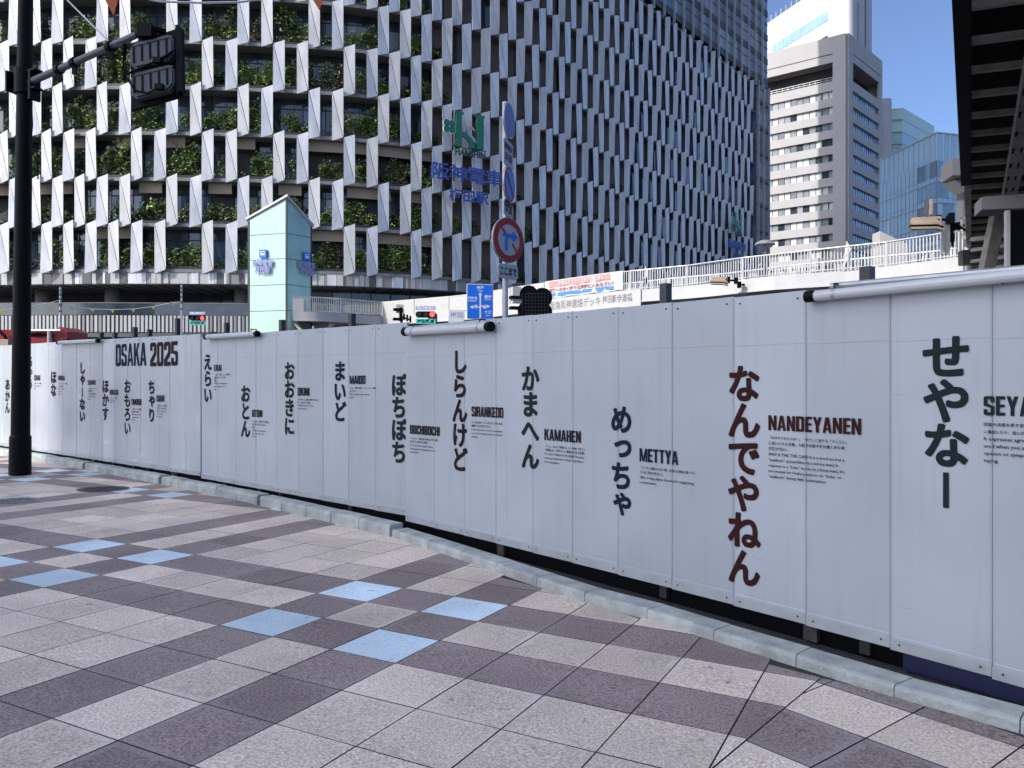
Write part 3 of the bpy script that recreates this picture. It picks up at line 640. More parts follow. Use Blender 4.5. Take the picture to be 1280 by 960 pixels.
# ------------------------------------------------------------------ department store: fins, planters, glazing
ROW, HB = 4.6, EYE + 11.04                    # storey height, foot of the lowest fins
CTRL = [(-66, 83.5), (-58, 80.6), (-51, 79.2), (-39.2, 78.3), (-30, 78.6), (-19.9, 79.7), (-14.1, 81.1), (-6.6, 84.4), (2.1, 90.0), (10, 98.6), (19.2, 109.3), (31, 123.6), (43.2, 138.4)]
def catmull(P, n=24):
    P = [Vector(p) for p in P]; P = [P[0] * 2 - P[1]] + P + [P[-1] * 2 - P[-2]]; out = []
    for i in range(1, len(P) - 2):
        for k in range(n):
            t = k / n; a, b, c, d = P[i - 1:i + 3]
            out.append(0.5 * ((2 * b) + (c - a) * t + (2 * a - 5 * b + 4 * c - d) * t * t + (3 * b - a - 3 * c + d) * t ** 3))
    return out + [P[-2]]
CV = catmull(CTRL); CSn = [0.0]
for a, b in zip(CV, CV[1:]): CSn.append(CSn[-1] + (b - a).length)
def cpt(s):
    i = max(0, min(len(CV) - 2, int(np.searchsorted(CSn, s)) - 1)); d = (CV[i + 1] - CV[i]); dn = d.normalized()
    return CV[i] + dn * (s - CSn[i]), dn, Vector((dn.y, -dn.x))       # normal points to the street
s120 = min(range(len(CV)), key=lambda i: abs(640 + F * CV[i].x / CV[i].y - 120)); S0 = CSn[s120]
def sc_of(c):                                 # arc position of fin column c
    return S0 + 1.164 * c + (0.0014 * max(0, c - 40) ** 2 if c < 100 else 0)
CMIN = int((0 - S0) / 1.164) + 1; CMAX = max(c for c in range(140) if sc_of(c) < CSn[-1] - 0.5)
def P3(s, z, off=0.0): p, d, n = cpt(s); return Vector((p.x + n.x * off, p.y + n.y * off, z))
def px_of(p): return 640 + F * p.x / p.y
def py_of(p): return HY - F * (p.z - EYE) / p.y
store = thing('department_store', (-20, 88, -0.4), 'curved department store with checkered pale stone fins, planted storeys and a dark glass tower', 'building')
def fin_mesh(mb, c, r):
    z = HB + ROW * r; s0, s1 = sc_of(c), sc_of(c + 1) ; flip = ((c // 2) + (r // 2) + (r % 2)) % 2
    oBL, oTR, oD = (0.20, 0.0, 0.0) if flip else (0.0, 0.20, 0.03)
    TL, TR, BL, BR = P3(s0 + .02, z + 5.0, oD), P3(s1 - .02, z + 5.4, oTR), P3(s0 + .02, z, oBL), P3(s1 - .02, z + 0.4, oD)
    _, _, n = cpt((s0 + s1) / 2); th = Vector((n.x, n.y, 0)) * 0.06
    mt = M['fin'] if flip else M['fin_b']  # paler where the fold faces the sky; that light is in the colour
    jl = (BR - TL).normalized() * 0
    a = [TL, BL, BR, TR]; b = [p - th for p in a]; k = 0.055
    # two folded facets with an open joint along the diagonal
    dv = Vector((cpt(s0)[1].x, cpt(s0)[1].y, 0)) * k
    mb.mesh([TL, BL, BR - dv] + [p - th for p in (TL, BL, BR - dv)], [(0, 1, 2), (5, 4, 3), (0, 3, 4, 1), (1, 4, 5, 2), (2, 5, 3, 0)], mt)
    mb.mesh([TL + dv, BR, TR] + [p - th for p in (TL + dv, BR, TR)], [(0, 1, 2), (5, 4, 3), (0, 3, 4, 1), (1, 4, 5, 2), (2, 5, 3, 0)], mt)
def fin_there(c, r):
    if (c + r) % 2 == 0: return False        # checkerboard
    lo = 3 if r <= 1 else -3
    if lo <= c <= 22 or (c == 25 and r <= 2):
        if r % 2 and c % 6 == 4: return False
        if r % 2 == 0 and c % 6 == 1: return False
    return True
fins = [(c, r) for c in range(CMIN, CMAX) for r in range(9) if fin_there(c, r)]
def fin_size(cr):
    p = P3(sc_of(cr[0] + .5), HB + ROW * cr[1] + 2.5); x, y = px_of(p), py_of(p)
    if x < 0 or y < -20: return 0
    return abs(px_of(P3(sc_of(cr[0] + 1), 0)) - px_of(P3(sc_of(cr[0]), 0))) * 5 / p.y
fins.sort(key=fin_size, reverse=True)
for c, r in fins[:100]:
    mb = MB(); fin_mesh(mb, c, r); mb.build('fin', store)
mb = MB()
for c, r in fins[100:]: fin_mesh(mb, c, r)
o = mb.build('fin_rows', store); o['kind'] = 'stuff'
# floor slabs with planter upstands, one part per storey; ceilings
ss = list(np.linspace(0.3, CSn[-1] - 0.2, 90)); sR = sc_of(26)
def strip(mb, s_list, z0, z1, o0, o1, mt):
    """solid band following the facade between offsets o0 (front) and o1 (back)"""
    k = len(s_list); v = []
    for s in s_list: v += [P3(s, z0, o0), P3(s, z1, o0), P3(s, z1, o1), P3(s, z0, o1)]
    f = []
    for i in range(k - 1):
        a, b = 4 * i, 4 * i + 4
        f += [(a, b, b + 1, a + 1), (a + 1, b + 1, b + 2, a + 2), (a + 2, b + 2, b + 3, a + 3), (a + 3, b + 3, b, a)]
    f += [(3, 2, 1, 0), (4 * k - 4, 4 * k - 3, 4 * k - 2, 4 * k - 1)]
    mb.mesh(v, f, mt)
for r in range(10):
    mb = MB(); z = HB + ROW * r + 0.45
    strip(mb, ss, z - 0.28, z + 0.06, -0.30, -2.6, M['slab']); strip(mb, ss, z + 0.06, z + 0.34, -0.42, -0.52, M['frame_dark'])
    mb.build('floor_slab', store)
# glazing: bays between mullions set back behind the planters
bays = []
s = 1.0
while s < sR + 4: bays.append((s, s + 2.33)); s += 2.33
cand = [(r, b) for r in range(9) for b in bays]
def bay_vis(rb):
    p = P3((rb[1][0] + rb[1][1]) / 2, HB + ROW * rb[0] + 2.5, -2.2); x, y = px_of(p), py_of(p)
    return (0 if (x < -10 or y < -30) else 1.0 / p.y)
cand.sort(key=bay_vis, reverse=True)
def bay_mesh(mb, r, b):
    z0 = HB + ROW * r + 0.5; z1 = z0 + ROW - 0.35; s0, s1 = b; q = rnd.random()
    timber = (r <= 2 and q < 0.45)
    g = M['glass_pale'] if q > 0.86 else M['glass_blue'] if q > 0.62 else M['glass']
    zt = z1 - 1.05
    off = -2.1
    if timber: mb.mesh([P3(s0, zt, -1.0), P3(s1, zt, -1.0), P3(s1, z1, -1.0), P3(s0, z1, -1.0)], [(0, 1, 2, 3)], M['soffit'])
    sm = s0 + (s1 - s0) * (0.5 if rnd.random() < .5 else .62)
    for a, c_ in ((s0 + .05, sm - .03), (sm + .03, s1 - .05)):
        jit = rnd.uniform(-.02, .02)
        mb.mesh([P3(a, z0, off + jit), P3(c_, z0, off - jit), P3(c_, zt - .04, off - jit), P3(a, zt - .04, off + jit)], [(0, 1, 2, 3)], M['dark_int'] if timber else g)
        mb.mesh([P3(a, zt + .04, off), P3(c_, zt + .04, off), P3(c_, z1, off), P3(a, z1, off)], [(0, 1, 2, 3)], M['dark_int'] if timber else M['glass'])
    for a, w in ((s0, .1), (sm, .06), (s1, .1)):
        mb.mesh([P3(a - w / 2, z0, off + .06), P3(a + w / 2, z0, off + .06), P3(a + w / 2, z1, off + .06), P3(a - w / 2, z1, off + .06)], [(0, 1, 2, 3)], M['frame_dark'])
    strip(mb, [s0, s1], zt - .05, zt + .05, off + .07, off, M['frame_dark'])
for r, b in cand[:100]:
    mb = MB(); bay_mesh(mb, r, b); mb.build('window', store)
mb = MB()
for r, b in cand[100:]: bay_mesh(mb, r, b)
o = mb.build('window_rows', store); o['kind'] = 'stuff'
# shaded side: lined recess behind the fins with dark openings
mb = MB(); sr = list(np.linspace(sR + 4, CSn[-1] - .1, 50))
for r in range(9):
    z0 = HB + ROW * r + 0.5
    for a, b in zip(sr, sr[1:]):
        p = P3(a, 0); lim = px_of(p)
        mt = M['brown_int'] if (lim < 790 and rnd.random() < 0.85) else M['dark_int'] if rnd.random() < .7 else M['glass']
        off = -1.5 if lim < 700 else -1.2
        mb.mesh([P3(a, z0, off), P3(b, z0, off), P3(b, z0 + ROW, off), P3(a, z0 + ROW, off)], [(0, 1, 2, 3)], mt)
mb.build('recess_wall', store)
# band of vertical cladding strips below the fins, soffit, recessed lower floors
mb = MB(); s = 0.4
while s < CSn[-1] - 1:
    w = rnd.choice((0.28, 0.5, 0.7, 0.95)); mt = rnd.choice((M['clad_a'], M['clad_b'], M['clad_a'], M['clad_c'], M['fin']))
    strip(mb, [s, s + w - .03], HB - 0.95, HB + 0.32, -0.35 + rnd.uniform(-.05, .05), -0.6, mt); s += w
mb.build('cladding_band', store)
mb = MB(); strip(mb, ss, HB - 1.05, HB - .93, -.45, -12, M['clad_c'])
for s in np.linspace(.5, sR + 8, 44): 
    p, d, n = cpt(s); a = P3(s, HB - 1.12, -.6); mb.box(a, (-n.x * 10, -n.y * 10, 0), (d.x * .12, d.y * .12, 0), (0, 0, .07), M['frame_dark'])
mb.build('soffit', store)
mb = MB(); sl2 = list(np.linspace(.5, CSn[-1] - .3, 60)); SB = 62.0
for a, b in zip(sl2, sl2[1:]):
    lim = px_of(P3(a, 0)); off = -9 if lim < 320 else -3.2
    mt = M['dark_int'] if lim < 140 else (M['glass'] if rnd.random() < .75 else M['glass_pale'])
    mb.mesh([P3(a, -.4, off), P3(b, -.4, off), P3(b, HB - 1, off), P3(a, HB - 1, off)], [(0, 1, 2, 3)], mt)
    if lim > 110: strip(mb, [a, a + .12], 4, HB - 1.05, off + .16, off + .02, M['frame_dark'])
strip(mb, sl2, 9.0, 9.16, -2.9, -3.1, M['frame_dark'])
mb.build('shopfront', store)
for px in (48, 136, 300):
    i = min(range(len(CV)), key=lambda i: abs(px_of(P3(CSn[i], 0, -4)) - px)); a = P3(CSn[i], -.4, -4.5); m = MB(); m.tube([a, a + Vector((0, 0, HB - .6))], 0.75, M['clad_b'], 20); m.build('column', store, smooth=True)
# pedestrian gallery along the store front: glass upper rail over a slatted parapet
mb = MB(); off = 7.5
for s in np.arange(.5, sc_of(22), .34): strip(mb, [s, s + .2], 6.35, 7.85, off + .06, off, M['clad_a'] if int(s * 10) % 7 else M['clad_b'])
strip(mb, list(np.linspace(.4, sc_of(22), 40)), 6.3, 7.8, off - .02, off - .12, M['clad_c']); mb.build('gallery_parapet', store)
mb = MB(); strip(mb, list(np.linspace(.4, sc_of(22), 40)), 7.9, 8.95, off + .02, off - .02, M['glass']); strip(mb, list(np.linspace(.4, sc_of(22), 40)), 8.95, 9.02, off + .05, off - .05, M['slab']); mb.build('gallery_glass', store)
mb = MB(); strip(mb, list(np.linspace(.4, sc_of(22), 40)), 5.9, 6.28, off, -3, M['clad_c']); mb.build('gallery_deck', store)
mb = MB(); strip(mb, list(np.linspace(.4, sc_of(22), 40)), -.5, 5.9, off - 4, off - 4.2, M['dark_int']); mb.build('undercroft_wall', store)
for s in np.arange(2, sc_of(22), 4.4):
    m = MB(); a = P3(s, -.4, off - 2.0); m.tube([a, a + Vector((0, 0, 6.4))], .22, M['frame_dark'], 8); m.build('gallery_post', store)
# tower above the podium
TPZ = HB + 9 * ROW + 1.6; E_ = Vector((46.3, 142.1)); dR = (Vector((43.2, 138.4)) - Vector((19.2, 109.3))).normalized(); nR = Vector((dR.y, -dR.x))
W0 = E_ - dR * 95; back = -nR
BK = Vector((22.0, 165.0))
foot = [W0, E_, E_ + back * 3 + dR * .2, BK, BK + Vector((-58, -14)), W0 + back * 6]
mb = MB(); k = len(foot); top = 175
W1 = E_ - dR * 66
ring = [W1, E_, Vector((40.5, 149.0)), BK, Vector((-36, 131)), Vector((-36, 112))]
mb.mesh([(p.x, p.y, TPZ) for p in ring] + [(p.x, p.y, top) for p in ring], [tuple(range(len(ring) - 1, -1, -1)), tuple(range(len(ring), 2 * len(ring)))] + [(i, (i + 1) % len(ring), len(ring) + (i + 1) % len(ring), len(ring) + i) for i in range(len(ring))], M['glass_blue'])
mb.build('tower_body', store)
mb = MB(); ring2 = [W1, Vector((43.0, 138.2)) , Vector((38, 146)), BK, Vector((-36, 150)), Vector((-50, 92))]
ring2 = [P3(s, 0, -3.2).xy for s in np.linspace(.5, CSn[-1] - .2, 30)] + [Vector((38, 146)), BK, Vector((-50, 150)), Vector((-66, 100))]; n2 = len(ring2)
mb.mesh([(p.x, p.y, HB - 1) for p in ring2] + [(p.x, p.y, TPZ) for p in ring2], [tuple(range(n2, 2 * n2))] + [(i, (i + 1) % n2, n2 + (i + 1) % n2, n2 + i) for i in range(n2)], M['dark_int']); mb.build('podium_core', store)
L_ = 66.0; o3 = lambda t, z, off: Vector((W1.x + dR.x * t + nR.x * off, W1.y + dR.y * t + nR.y * off, z))
def tower_floor(i):
    mb = MB(); z = TPZ + i * 4.3; t = 0.0; m_ = M['frame_dark']
    mb.box(o3(0, z - .55, 0.02), (dR.x * L_, dR.y * L_, 0), (nR.x * .1, nR.y * .1, 0), (0, 0, 1.1), m_)
    mb.box(o3(0, z + 2.3, .02), (dR.x * L_, dR.y * L_, 0), (nR.x * .08, nR.y * .08, 0), (0, 0, .12), m_)
    t = .2
    while t < L_ - 1.5:
        g = rnd.random(); mt = M['glass_pale'] if g > .62 else M['glass_blue'] if g > .25 else M['glass']
        mb.mesh([o3(t, z + .6, .05), o3(t + 1.44, z + .6, .05 + rnd.uniform(-.02, .02)), o3(t + 1.44, z + 3.7, .05), o3(t, z + 3.7, .05)], [(0, 1, 2, 3)], mt); t += 1.5
    mb.build('tower_floor', store)
for i in range(8): tower_floor(i)
mb = MB(); t = 0
while t < L_: mb.box(o3(t, TPZ - 1.5, .03), (dR.x * .16, dR.y * .16, 0), (nR.x * .42, nR.y * .42, 0), (0, 0, 42), M['steel']); t += 3.0
mb.build('mullions', store)
# glazed stair strip that closes the far end of the podium
mb = MB(); P0 = Vector((43.2, 138.4)); q = E_ - P0
mb.box((P0.x, P0.y, -.4), (q.x, q.y, 0), (-nR.x * 2, -nR.y * 2, 0), (0, 0, TPZ + .4), M['glass_blue'])
for r in range(13): 
    z = 1 + r * 4.6; mb.box((P0.x + nR.x * .03, P0.y + nR.y * .03, z), (q.x, q.y, 0), (nR.x * .12, nR.y * .12, 0), (0, 0, .5), M['frame_dark'])
    mb.mesh([(P0.x + nR.x * .04, P0.y + nR.y * .04, z + .9), (P0.x + q.x * .9 + nR.x * .04, P0.y + q.y * .9 + nR.y * .04, z + .9), (P0.x + q.x * .9 + nR.x * .04, P0.y + q.y * .9 + nR.y * .04, z + 3.2), (P0.x + nR.x * .04, P0.y + nR.y * .04, z + 3.2)], [(0, 1, 2, 3)], M['glass_pale'] if r % 3 else M['glass'])
for t in (0, .5, 1): c_ = P0 + q * t; mb.box((c_.x, c_.y, -.4), (dR.x * .14, dR.y * .14, 0), (nR.x * .5, nR.y * .5, 0), (0, 0, TPZ), M['steel'])
mb.build('end_bay', store)

# shrubs in the planters -------------------------------------------
def leaf_cloud(name, n, h, w, mats, stems=3, size=.17, seed=1):
    r_ = random.Random(seed); mb = MB(); tips = []
    for k in range(stems):
        x0 = r_.uniform(-w * .25, w * .25); lean = r_.uniform(-.3, .3) * w; hh = h * r_.uniform(.6, .95)
        pts = [Vector((x0, 0, 0)), Vector((x0 + lean * .4, r_.uniform(-.1, .1), hh * .5)), Vector((x0 + lean, r_.uniform(-.15, .15), hh))]
        mb.tube(pts, [.035, .025, .01], M['bark'], 5, False)
        for t in range(5): q = pts[1].lerp(pts[2], t / 4) if t else pts[1]; tips.append((q + Vector((r_.uniform(-.35, .35) * w, r_.uniform(-.3, .3), r_.uniform(-.2, .3))), r_.uniform(.22, .5)))
    for k in range(4): tips.append((Vector((r_.uniform(-.5, .5) * w, r_.uniform(-.2, .2), r_.uniform(.15, .5))), r_.uniform(.3, .45)))
    for k in range(n):
        c, rad = r_.choice(tips); g = Vector((r_.gauss(0, 1), r_.gauss(0, .8), r_.gauss(0, .9))) * rad * .55; p = c + g
        if p.z < 0.02: p.z = r_.uniform(.02, .4)
        a = Vector((r_.gauss(0, 1), r_.gauss(0, 1), r_.gauss(0, .6))).normalized(); b = a.cross(Vector((r_.gauss(0, 1), r_.gauss(0, 1), r_.gauss(0, 1)))).normalized(); L = size * r_.uniform(.6, 1.3)
        mb.face([p - a * L, p + b * L * .42, p + a * L, p - b * L * .42], mats[0] if r_.random() < .72 else mats[1])
    me_o = mb.build(name); me = me_o.data; bpy.data.objects.remove(me_o); return me
KIND = [('tall_shrub', 'tall leafy shrub', leaf_cloud('tall shrub', 620, 2.5, 1.5, (M['leaf_a'], M['leaf_b']), 3, .17, 3)),
        ('round_shrub', 'bright rounded shrub', leaf_cloud('round shrub', 560, 1.9, 1.7, (M['leaf_b'], M['leaf_a']), 4, .16, 5)),
        ('loose_shrub', 'loose open shrub', leaf_cloud('loose shrub', 330, 2.7, 1.5, (M['leaf_a'], M['leaf_c']), 4, .15, 8)),
        ('dark_shrub', 'dark low shrub', leaf_cloud('dark shrub', 420, 1.4, 1.9, (M['leaf_c'], M['leaf_a']), 4, .17, 11)),
        ('reddish_shrub', 'reddish shrub', leaf_cloud('reddish shrub', 420, 2.3, 1.2, (M['leaf_red'], M['leaf_a']), 3, .14, 13))]
ORD = ['lowest', 'second', 'third', 'fourth', 'fifth', 'sixth', 'seventh', 'eighth', 'ninth']
rows_done = {}
def add_shrub(s, r, kind, sc, off=-1.15):
    nm, desc, me = KIND[kind]; p, d, n = cpt(s); o = bpy.data.objects.new(nm, me); COL.objects.link(o)
    o.location = P3(s, HB + ROW * r + .5, off); o.rotation_euler = (0, 0, math.atan2(d.y, d.x) + rnd.choice((0, math.pi)) + rnd.uniform(-.4, .4)); o.scale = (sc, sc * .9, sc * rnd.uniform(.9, 1.1))
    rows_done.setdefault((r, kind), []).append((o, s)); return o
for r in range(8):
    c = CMIN + 1
    while c < 30:
        if fin_there(c, r): c += 1; continue
        p = P3(sc_of(c + .5), HB + ROW * r + 1.5)
        if not (-20 < px_of(p) and py_of(p) > -30): c += 1; continue
        q = rnd.random(); k = 0 if q < .34 else 1 if q < .55 else 2 if q < .76 else 3 if q < .94 else 4
        if rnd.random() < .93: add_shrub(sc_of(c + .5) + rnd.uniform(-.3, .3), r, k, rnd.uniform(.8, 1.45))
        c += 1
for r in range(6):
    for c in range(30, 56):
        if fin_there(c, r): continue
        p = P3(sc_of(c + .5), HB + ROW * r + 1.5)
        if rnd.random() < (.62 if r < 3 else .35) and py_of(p) > 0: add_shrub(sc_of(c + .5), r, rnd.choice((2, 3, 3, 0)), rnd.uniform(.6, .95), -.85)
NUM = ['first', 'second', 'third', 'fourth', 'fifth', 'sixth', 'seventh', 'eighth', 'ninth', 'tenth', 'eleventh', 'twelfth', 'thirteenth', 'fourteenth', 'fifteenth', 'sixteenth', 'seventeenth', 'eighteenth', 'nineteenth', 'twentieth']
for (r, k), lst in rows_done.items():
    lst.sort(key=lambda t: t[1])
    for i, (o, s) in enumerate(lst):
        desc = KIND[k][1]; side = 'on the shaded side' if px_of(o.location) > 520 else 'on the front'
        tag(o, '%s, %s planter storey of the store, %s of its kind from left' % (desc, ORD[r], NUM[min(i, 19)]), 'shrub', 'shrubs in the planters of the finned store')
# trailing ground cover that fills the planters
mb = MB(); r_ = random.Random(5)
for r in range(9):
    s = 0.5
    while s < CSn[-1] - 1:
        lim = px_of(P3(s, 0)); dens = 1 if lim < 560 else (.5 if lim < 760 else .2)
        if -20 < lim and r_.random() < dens and (r < 6 or lim < 700):
            for k in range(9):
                p = P3(s + r_.uniform(-.5, .5), HB + ROW * r + .45 + abs(r_.gauss(0, .38)) + .1, -.55 - r_.random() * .7)
                a = Vector((r_.gauss(0, 1), r_.gauss(0, 1), r_.gauss(0, .6))).normalized(); b = a.cross(Vector((r_.gauss(0, 1), r_.gauss(0, 1), r_.gauss(0, 1)))).normalized(); L = .2 * r_.uniform(.6, 1.3)
                mb.face([p - a * L, p + b * L * .45, p + a * L, p - b * L * .45], M['leaf_c'] if r_.random() < .55 else M['leaf_a'] if r_.random() < .8 else M['leaf_b'])
        s += .3
o = mb.build('planter_ground_cover'); tag(o, 'low leafy ground cover filling the planters behind the stone fins', 'ground cover', None, 'stuff')

# letter signs on the store ------------------------------------------
def clover(m, c, u, w, rad, face, edge, dep, n_lobes=4):
    c, u, w = Vector(c), Vector(u), Vector(w)
    for k in range(n_lobes):
        a = math.pi / 4 + k * math.pi / 2; cc = c + u * math.cos(a) * rad * .62 + w * math.sin(a) * rad * .62
        pts = [(math.cos(t) * rad * .52, math.sin(t) * rad * .52) for t in np.linspace(0, 2 * math.pi, 16, False)]
        m.prism([(x * 1.12, y * 1.12) for x, y in pts], cc, u, w, -dep, edge); m.prism(pts, cc + dep * .04, u, w, dep * .05, face)
def store_sign(pxc, yt, px_l, px_r, scale, label, out=1.5):
    i = min(range(len(CV)), key=lambda i: abs(px_of(P3(CSn[i], 0, out)) - pxc)); s = CSn[i]; p, d, n = cpt(s)
    u, w, nn = Vector((d.x, d.y, 0)), Vector((0, 0, 1)), Vector((n.x, n.y, 0))
    c = P3(s, 0, out); ztop = EYE + (HY - yt) / F * c.y; c.z = ztop
    t = thing('wall_sign', c, label, 'sign', 'letter signs on the store wall')
    k = scale; dep = nn * .16 * k
    g, g2 = M['sign_green'], M['sign_green2']
    def poly(m, pts, mt=g, dd=dep): m.prism([(x * k, -y * k) for x, y in pts], c, u, w, -dd, g2); m.prism([(x * k, -y * k) for x, y in pts], c + nn * .012, u, w, nn * .02, mt)
    m = MB()
    poly(m, [(-1.75, 0), (-.75, 0), (-.75, .2), (-.95, .2), (-.95, 3.6), (-1.9, 3.6), (-1.9, 3.35), (-1.6, 3.35), (-1.6, .2), (-1.75, .2)])
    poly(m, [(.55, 0), (1.75, 0), (1.75, .2), (1.6, .2), (1.6, 3.6), (.75, 3.6), (.75, .2), (.55, .2)])
    m.build('letter', t)
    m = MB()
    sw = [(-.95, 2.0), (-.5, 2.1), (.1, 2.5), (.5, 2.95), (.62, 3.6), (-.1, 3.6), (-.05, 3.2), (-.4, 2.7), (-.95, 2.5)]
    poly(m, sw); poly(m, [(-.45, 1.75), (-.1, 1.35), (.3, 1.35), (.55, 1.6), (.55, 1.85), (.3, 1.65), (.05, 1.7), (.1, 2.1), (.6, 2.6), (.75, 3.1), (.35, 2.8), (-.3, 2.2)], M['steel'])
    m.build('swash', t)
    m = MB(); clover(m, c + u * (-2.35 * k) - w * (1.7 * k), u, w, .72 * k, g, M['sign_white'], dep * .6); m.build('clover_emblem', t)
    m = MB(); put_text(m, 'HANSHIN', g2, c - u * 1.7 * k - w * 4.55 * k + nn * .02, u, w, 3.5 * k, .72 * k, .03, 3, solid=dep * .5)
    m.box(c - u * 1.95 * k - w * 3.74 * k, u * 3.9 * k, -nn * .1 * k, w * .06 * k, g2); m.build('wordmark', t)
    m = MB(); put_text(m, '阪神電車', M['sign_blue'], c - u * 4.3 * k - w * 7.3 * k + nn * .02, u, w, 8.2 * k, 1.75 * k, .012, 3, solid=dep)
    for z in (6.1, 6.8): m.box(c - u * 4.3 * k - w * z * k - nn * .4 * k, u * 8.2 * k, -nn * .08, w * .06, M['steel'])
    m.build('company_lettering', t)
    m = MB(); put_text(m, '梅田駅', M['sign_blue'], c - u * 2.4 * k - w * 9.35 * k + nn * .02, u, w, 4.6 * k, 1.35 * k, .01, 3, solid=dep)
    m.build('station_lettering', t)
    for a in (-1.6, 1.6): m = MB(); m.box(c + u * a * k - w * 9.4 * k - nn * (.5 * k), u * .1, -nn * .1, w * 9.6 * k, M['steel']); m.build('carrier_rail', t)
store_sign(588, 142, 547, 628, 1.02, 'large green letter and clover sign over blue Japanese characters on the store corner')
store_sign(924, 267, 914, 934, 0.82, 'distant narrow green and blue letter sign near the far end of the shaded store side')
# ------------------------------------------------------------------ mint glass lift tower
def face_between(mb, a, b, z0a, z1a, z0b, z1b, mt):
    mb.mesh([(a.x, a.y, z0a), (b.x, b.y, z0b), (b.x, b.y, z1b), (a.x, a.y, z1a)], [(0, 1, 2, 3)], mt)
c0, cl, cr = at(358, 246, 58.0), at(311, 275, 58.9), at(389, 283, 59.8)
cb = Vector((cl.x + cr.x - c0.x, cl.y + cr.y - c0.y, cl.z + cr.z - c0.z))
lift = thing('lift_tower', (c0.x, c0.y, -.4), 'mint green glass lift tower with a slanting top and small blue station lettering', 'lift tower')
zs = [-.4] + [EYE + (HY - y) / F * 58 for y in (388, 355.5, 323, 291.5)]
def side(a, b, mt, name):
    e = (b - a); e.z = 0; L_ = e.length; e.normalize(); n = Vector((e.y, -e.x, 0))
    for i in range(len(zs)):
        z0 = zs[i] + .02; mb = MB()
        if i + 1 < len(zs): za = zb = zs[i + 1] - .02
        else: za, zb = a.z - .05, b.z - .05
        A_, B_ = a + e * .03, b - e * .03; t_ = n * -.08
        v = [(A_.x, A_.y, z0), (B_.x, B_.y, z0), (B_.x, B_.y, zb), (A_.x, A_.y, za)]
        mb.hexa([(A_.x, A_.y, z0), (B_.x, B_.y, z0), (B_.x + t_.x, B_.y + t_.y, z0), (A_.x + t_.x, A_.y + t_.y, z0), (A_.x, A_.y, za), (B_.x, B_.y, zb), (B_.x + t_.x, B_.y + t_.y, zb), (A_.x + t_.x, A_.y + t_.y, za)], mt)
        mb.build(name, lift)
    return e, n
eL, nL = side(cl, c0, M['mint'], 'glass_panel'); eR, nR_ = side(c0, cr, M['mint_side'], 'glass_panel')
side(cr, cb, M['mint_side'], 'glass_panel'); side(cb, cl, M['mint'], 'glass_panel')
mb = MB(); up = Vector((0, 0, .16)); cen = (c0 + cb) / 2
def grow(p): d = p - cen; d.z = 0; return p + d.normalized() * .22
q = [grow(p) for p in (cl, c0, cr, cb)]; mb.hexa(q + [p + up for p in q], M['steel']); mb.build('roof', lift)
mb = MB(); mb.cbox(((c0 + cb).x / 2, (c0 + cb).y / 2, (zs[0] + cl.z) / 2 - .5), 1.9, 1.6, cl.z - zs[0] - 1.4, M['mint_side'], eL); mb.build('shaft_core', lift)
for p in (c0, cl, cr, cb): m = MB(); m.cbox((p.x, p.y, (p.z - .4) / 2), .1, .1, p.z + .35, M['frame_dark'], eL); m.build('corner_post', lift)
def tower_sign(a, e, n, pxc, y_icon, y1, y2, w, label):
    Z = a.y; t = ((pxc - 640) / F * Z - a.x) / e.x; o = a + e * t + n * .06
    zz = lambda y: EYE + (HY - y) / F * (a.y + e.y * t)
    root = thing('tower_sign', (o.x, o.y, zz(y2)), label, 'sign')
    u = e; m = MB(); hz = .30
    m.prism([(-hz, -hz), (hz, -hz), (hz, hz), (-hz, hz)], (o.x, o.y, zz(y_icon)), u, (0, 0, 1), n * .12, M['road_blue'])
    for pol in ([(-.17, -.12), (.17, -.12), (.17, .18), (-.17, .18)],): m.prism(pol, Vector((o.x, o.y, zz(y_icon))) + n * .122, u, (0, 0, 1), n * .01, M['sign_white'])
    m.prism([(-.12, .02), (.12, .02), (.12, .13), (-.12, .13)], Vector((o.x, o.y, zz(y_icon))) + n * .134, u, (0, 0, 1), n * .008, M['road_blue']); m.build('station_icon', root)
    for s, y, ww in (('阪神電車', y1, w), ('梅田駅', y2, w * .78)):
        m = MB(); put_text(m, s, M['lilac_plate'], Vector((o.x, o.y, zz(y) - .26)) - u * ww / 2 + n * .14, u, (0, 0, 1), ww, .55, .012, 2, solid=n * .05); m.build('lettering', root)
    return root
tower_sign(cl, eL, nL, 332, 317.5, 329.5, 338, 1.65, 'blue station icon and lettering on the sunlit front of the mint glass tower')
tower_sign(c0, eR, nR_, 376, 321, 332, 340.5, 1.5, 'blue station icon and lettering on the shaded side of the mint glass tower')

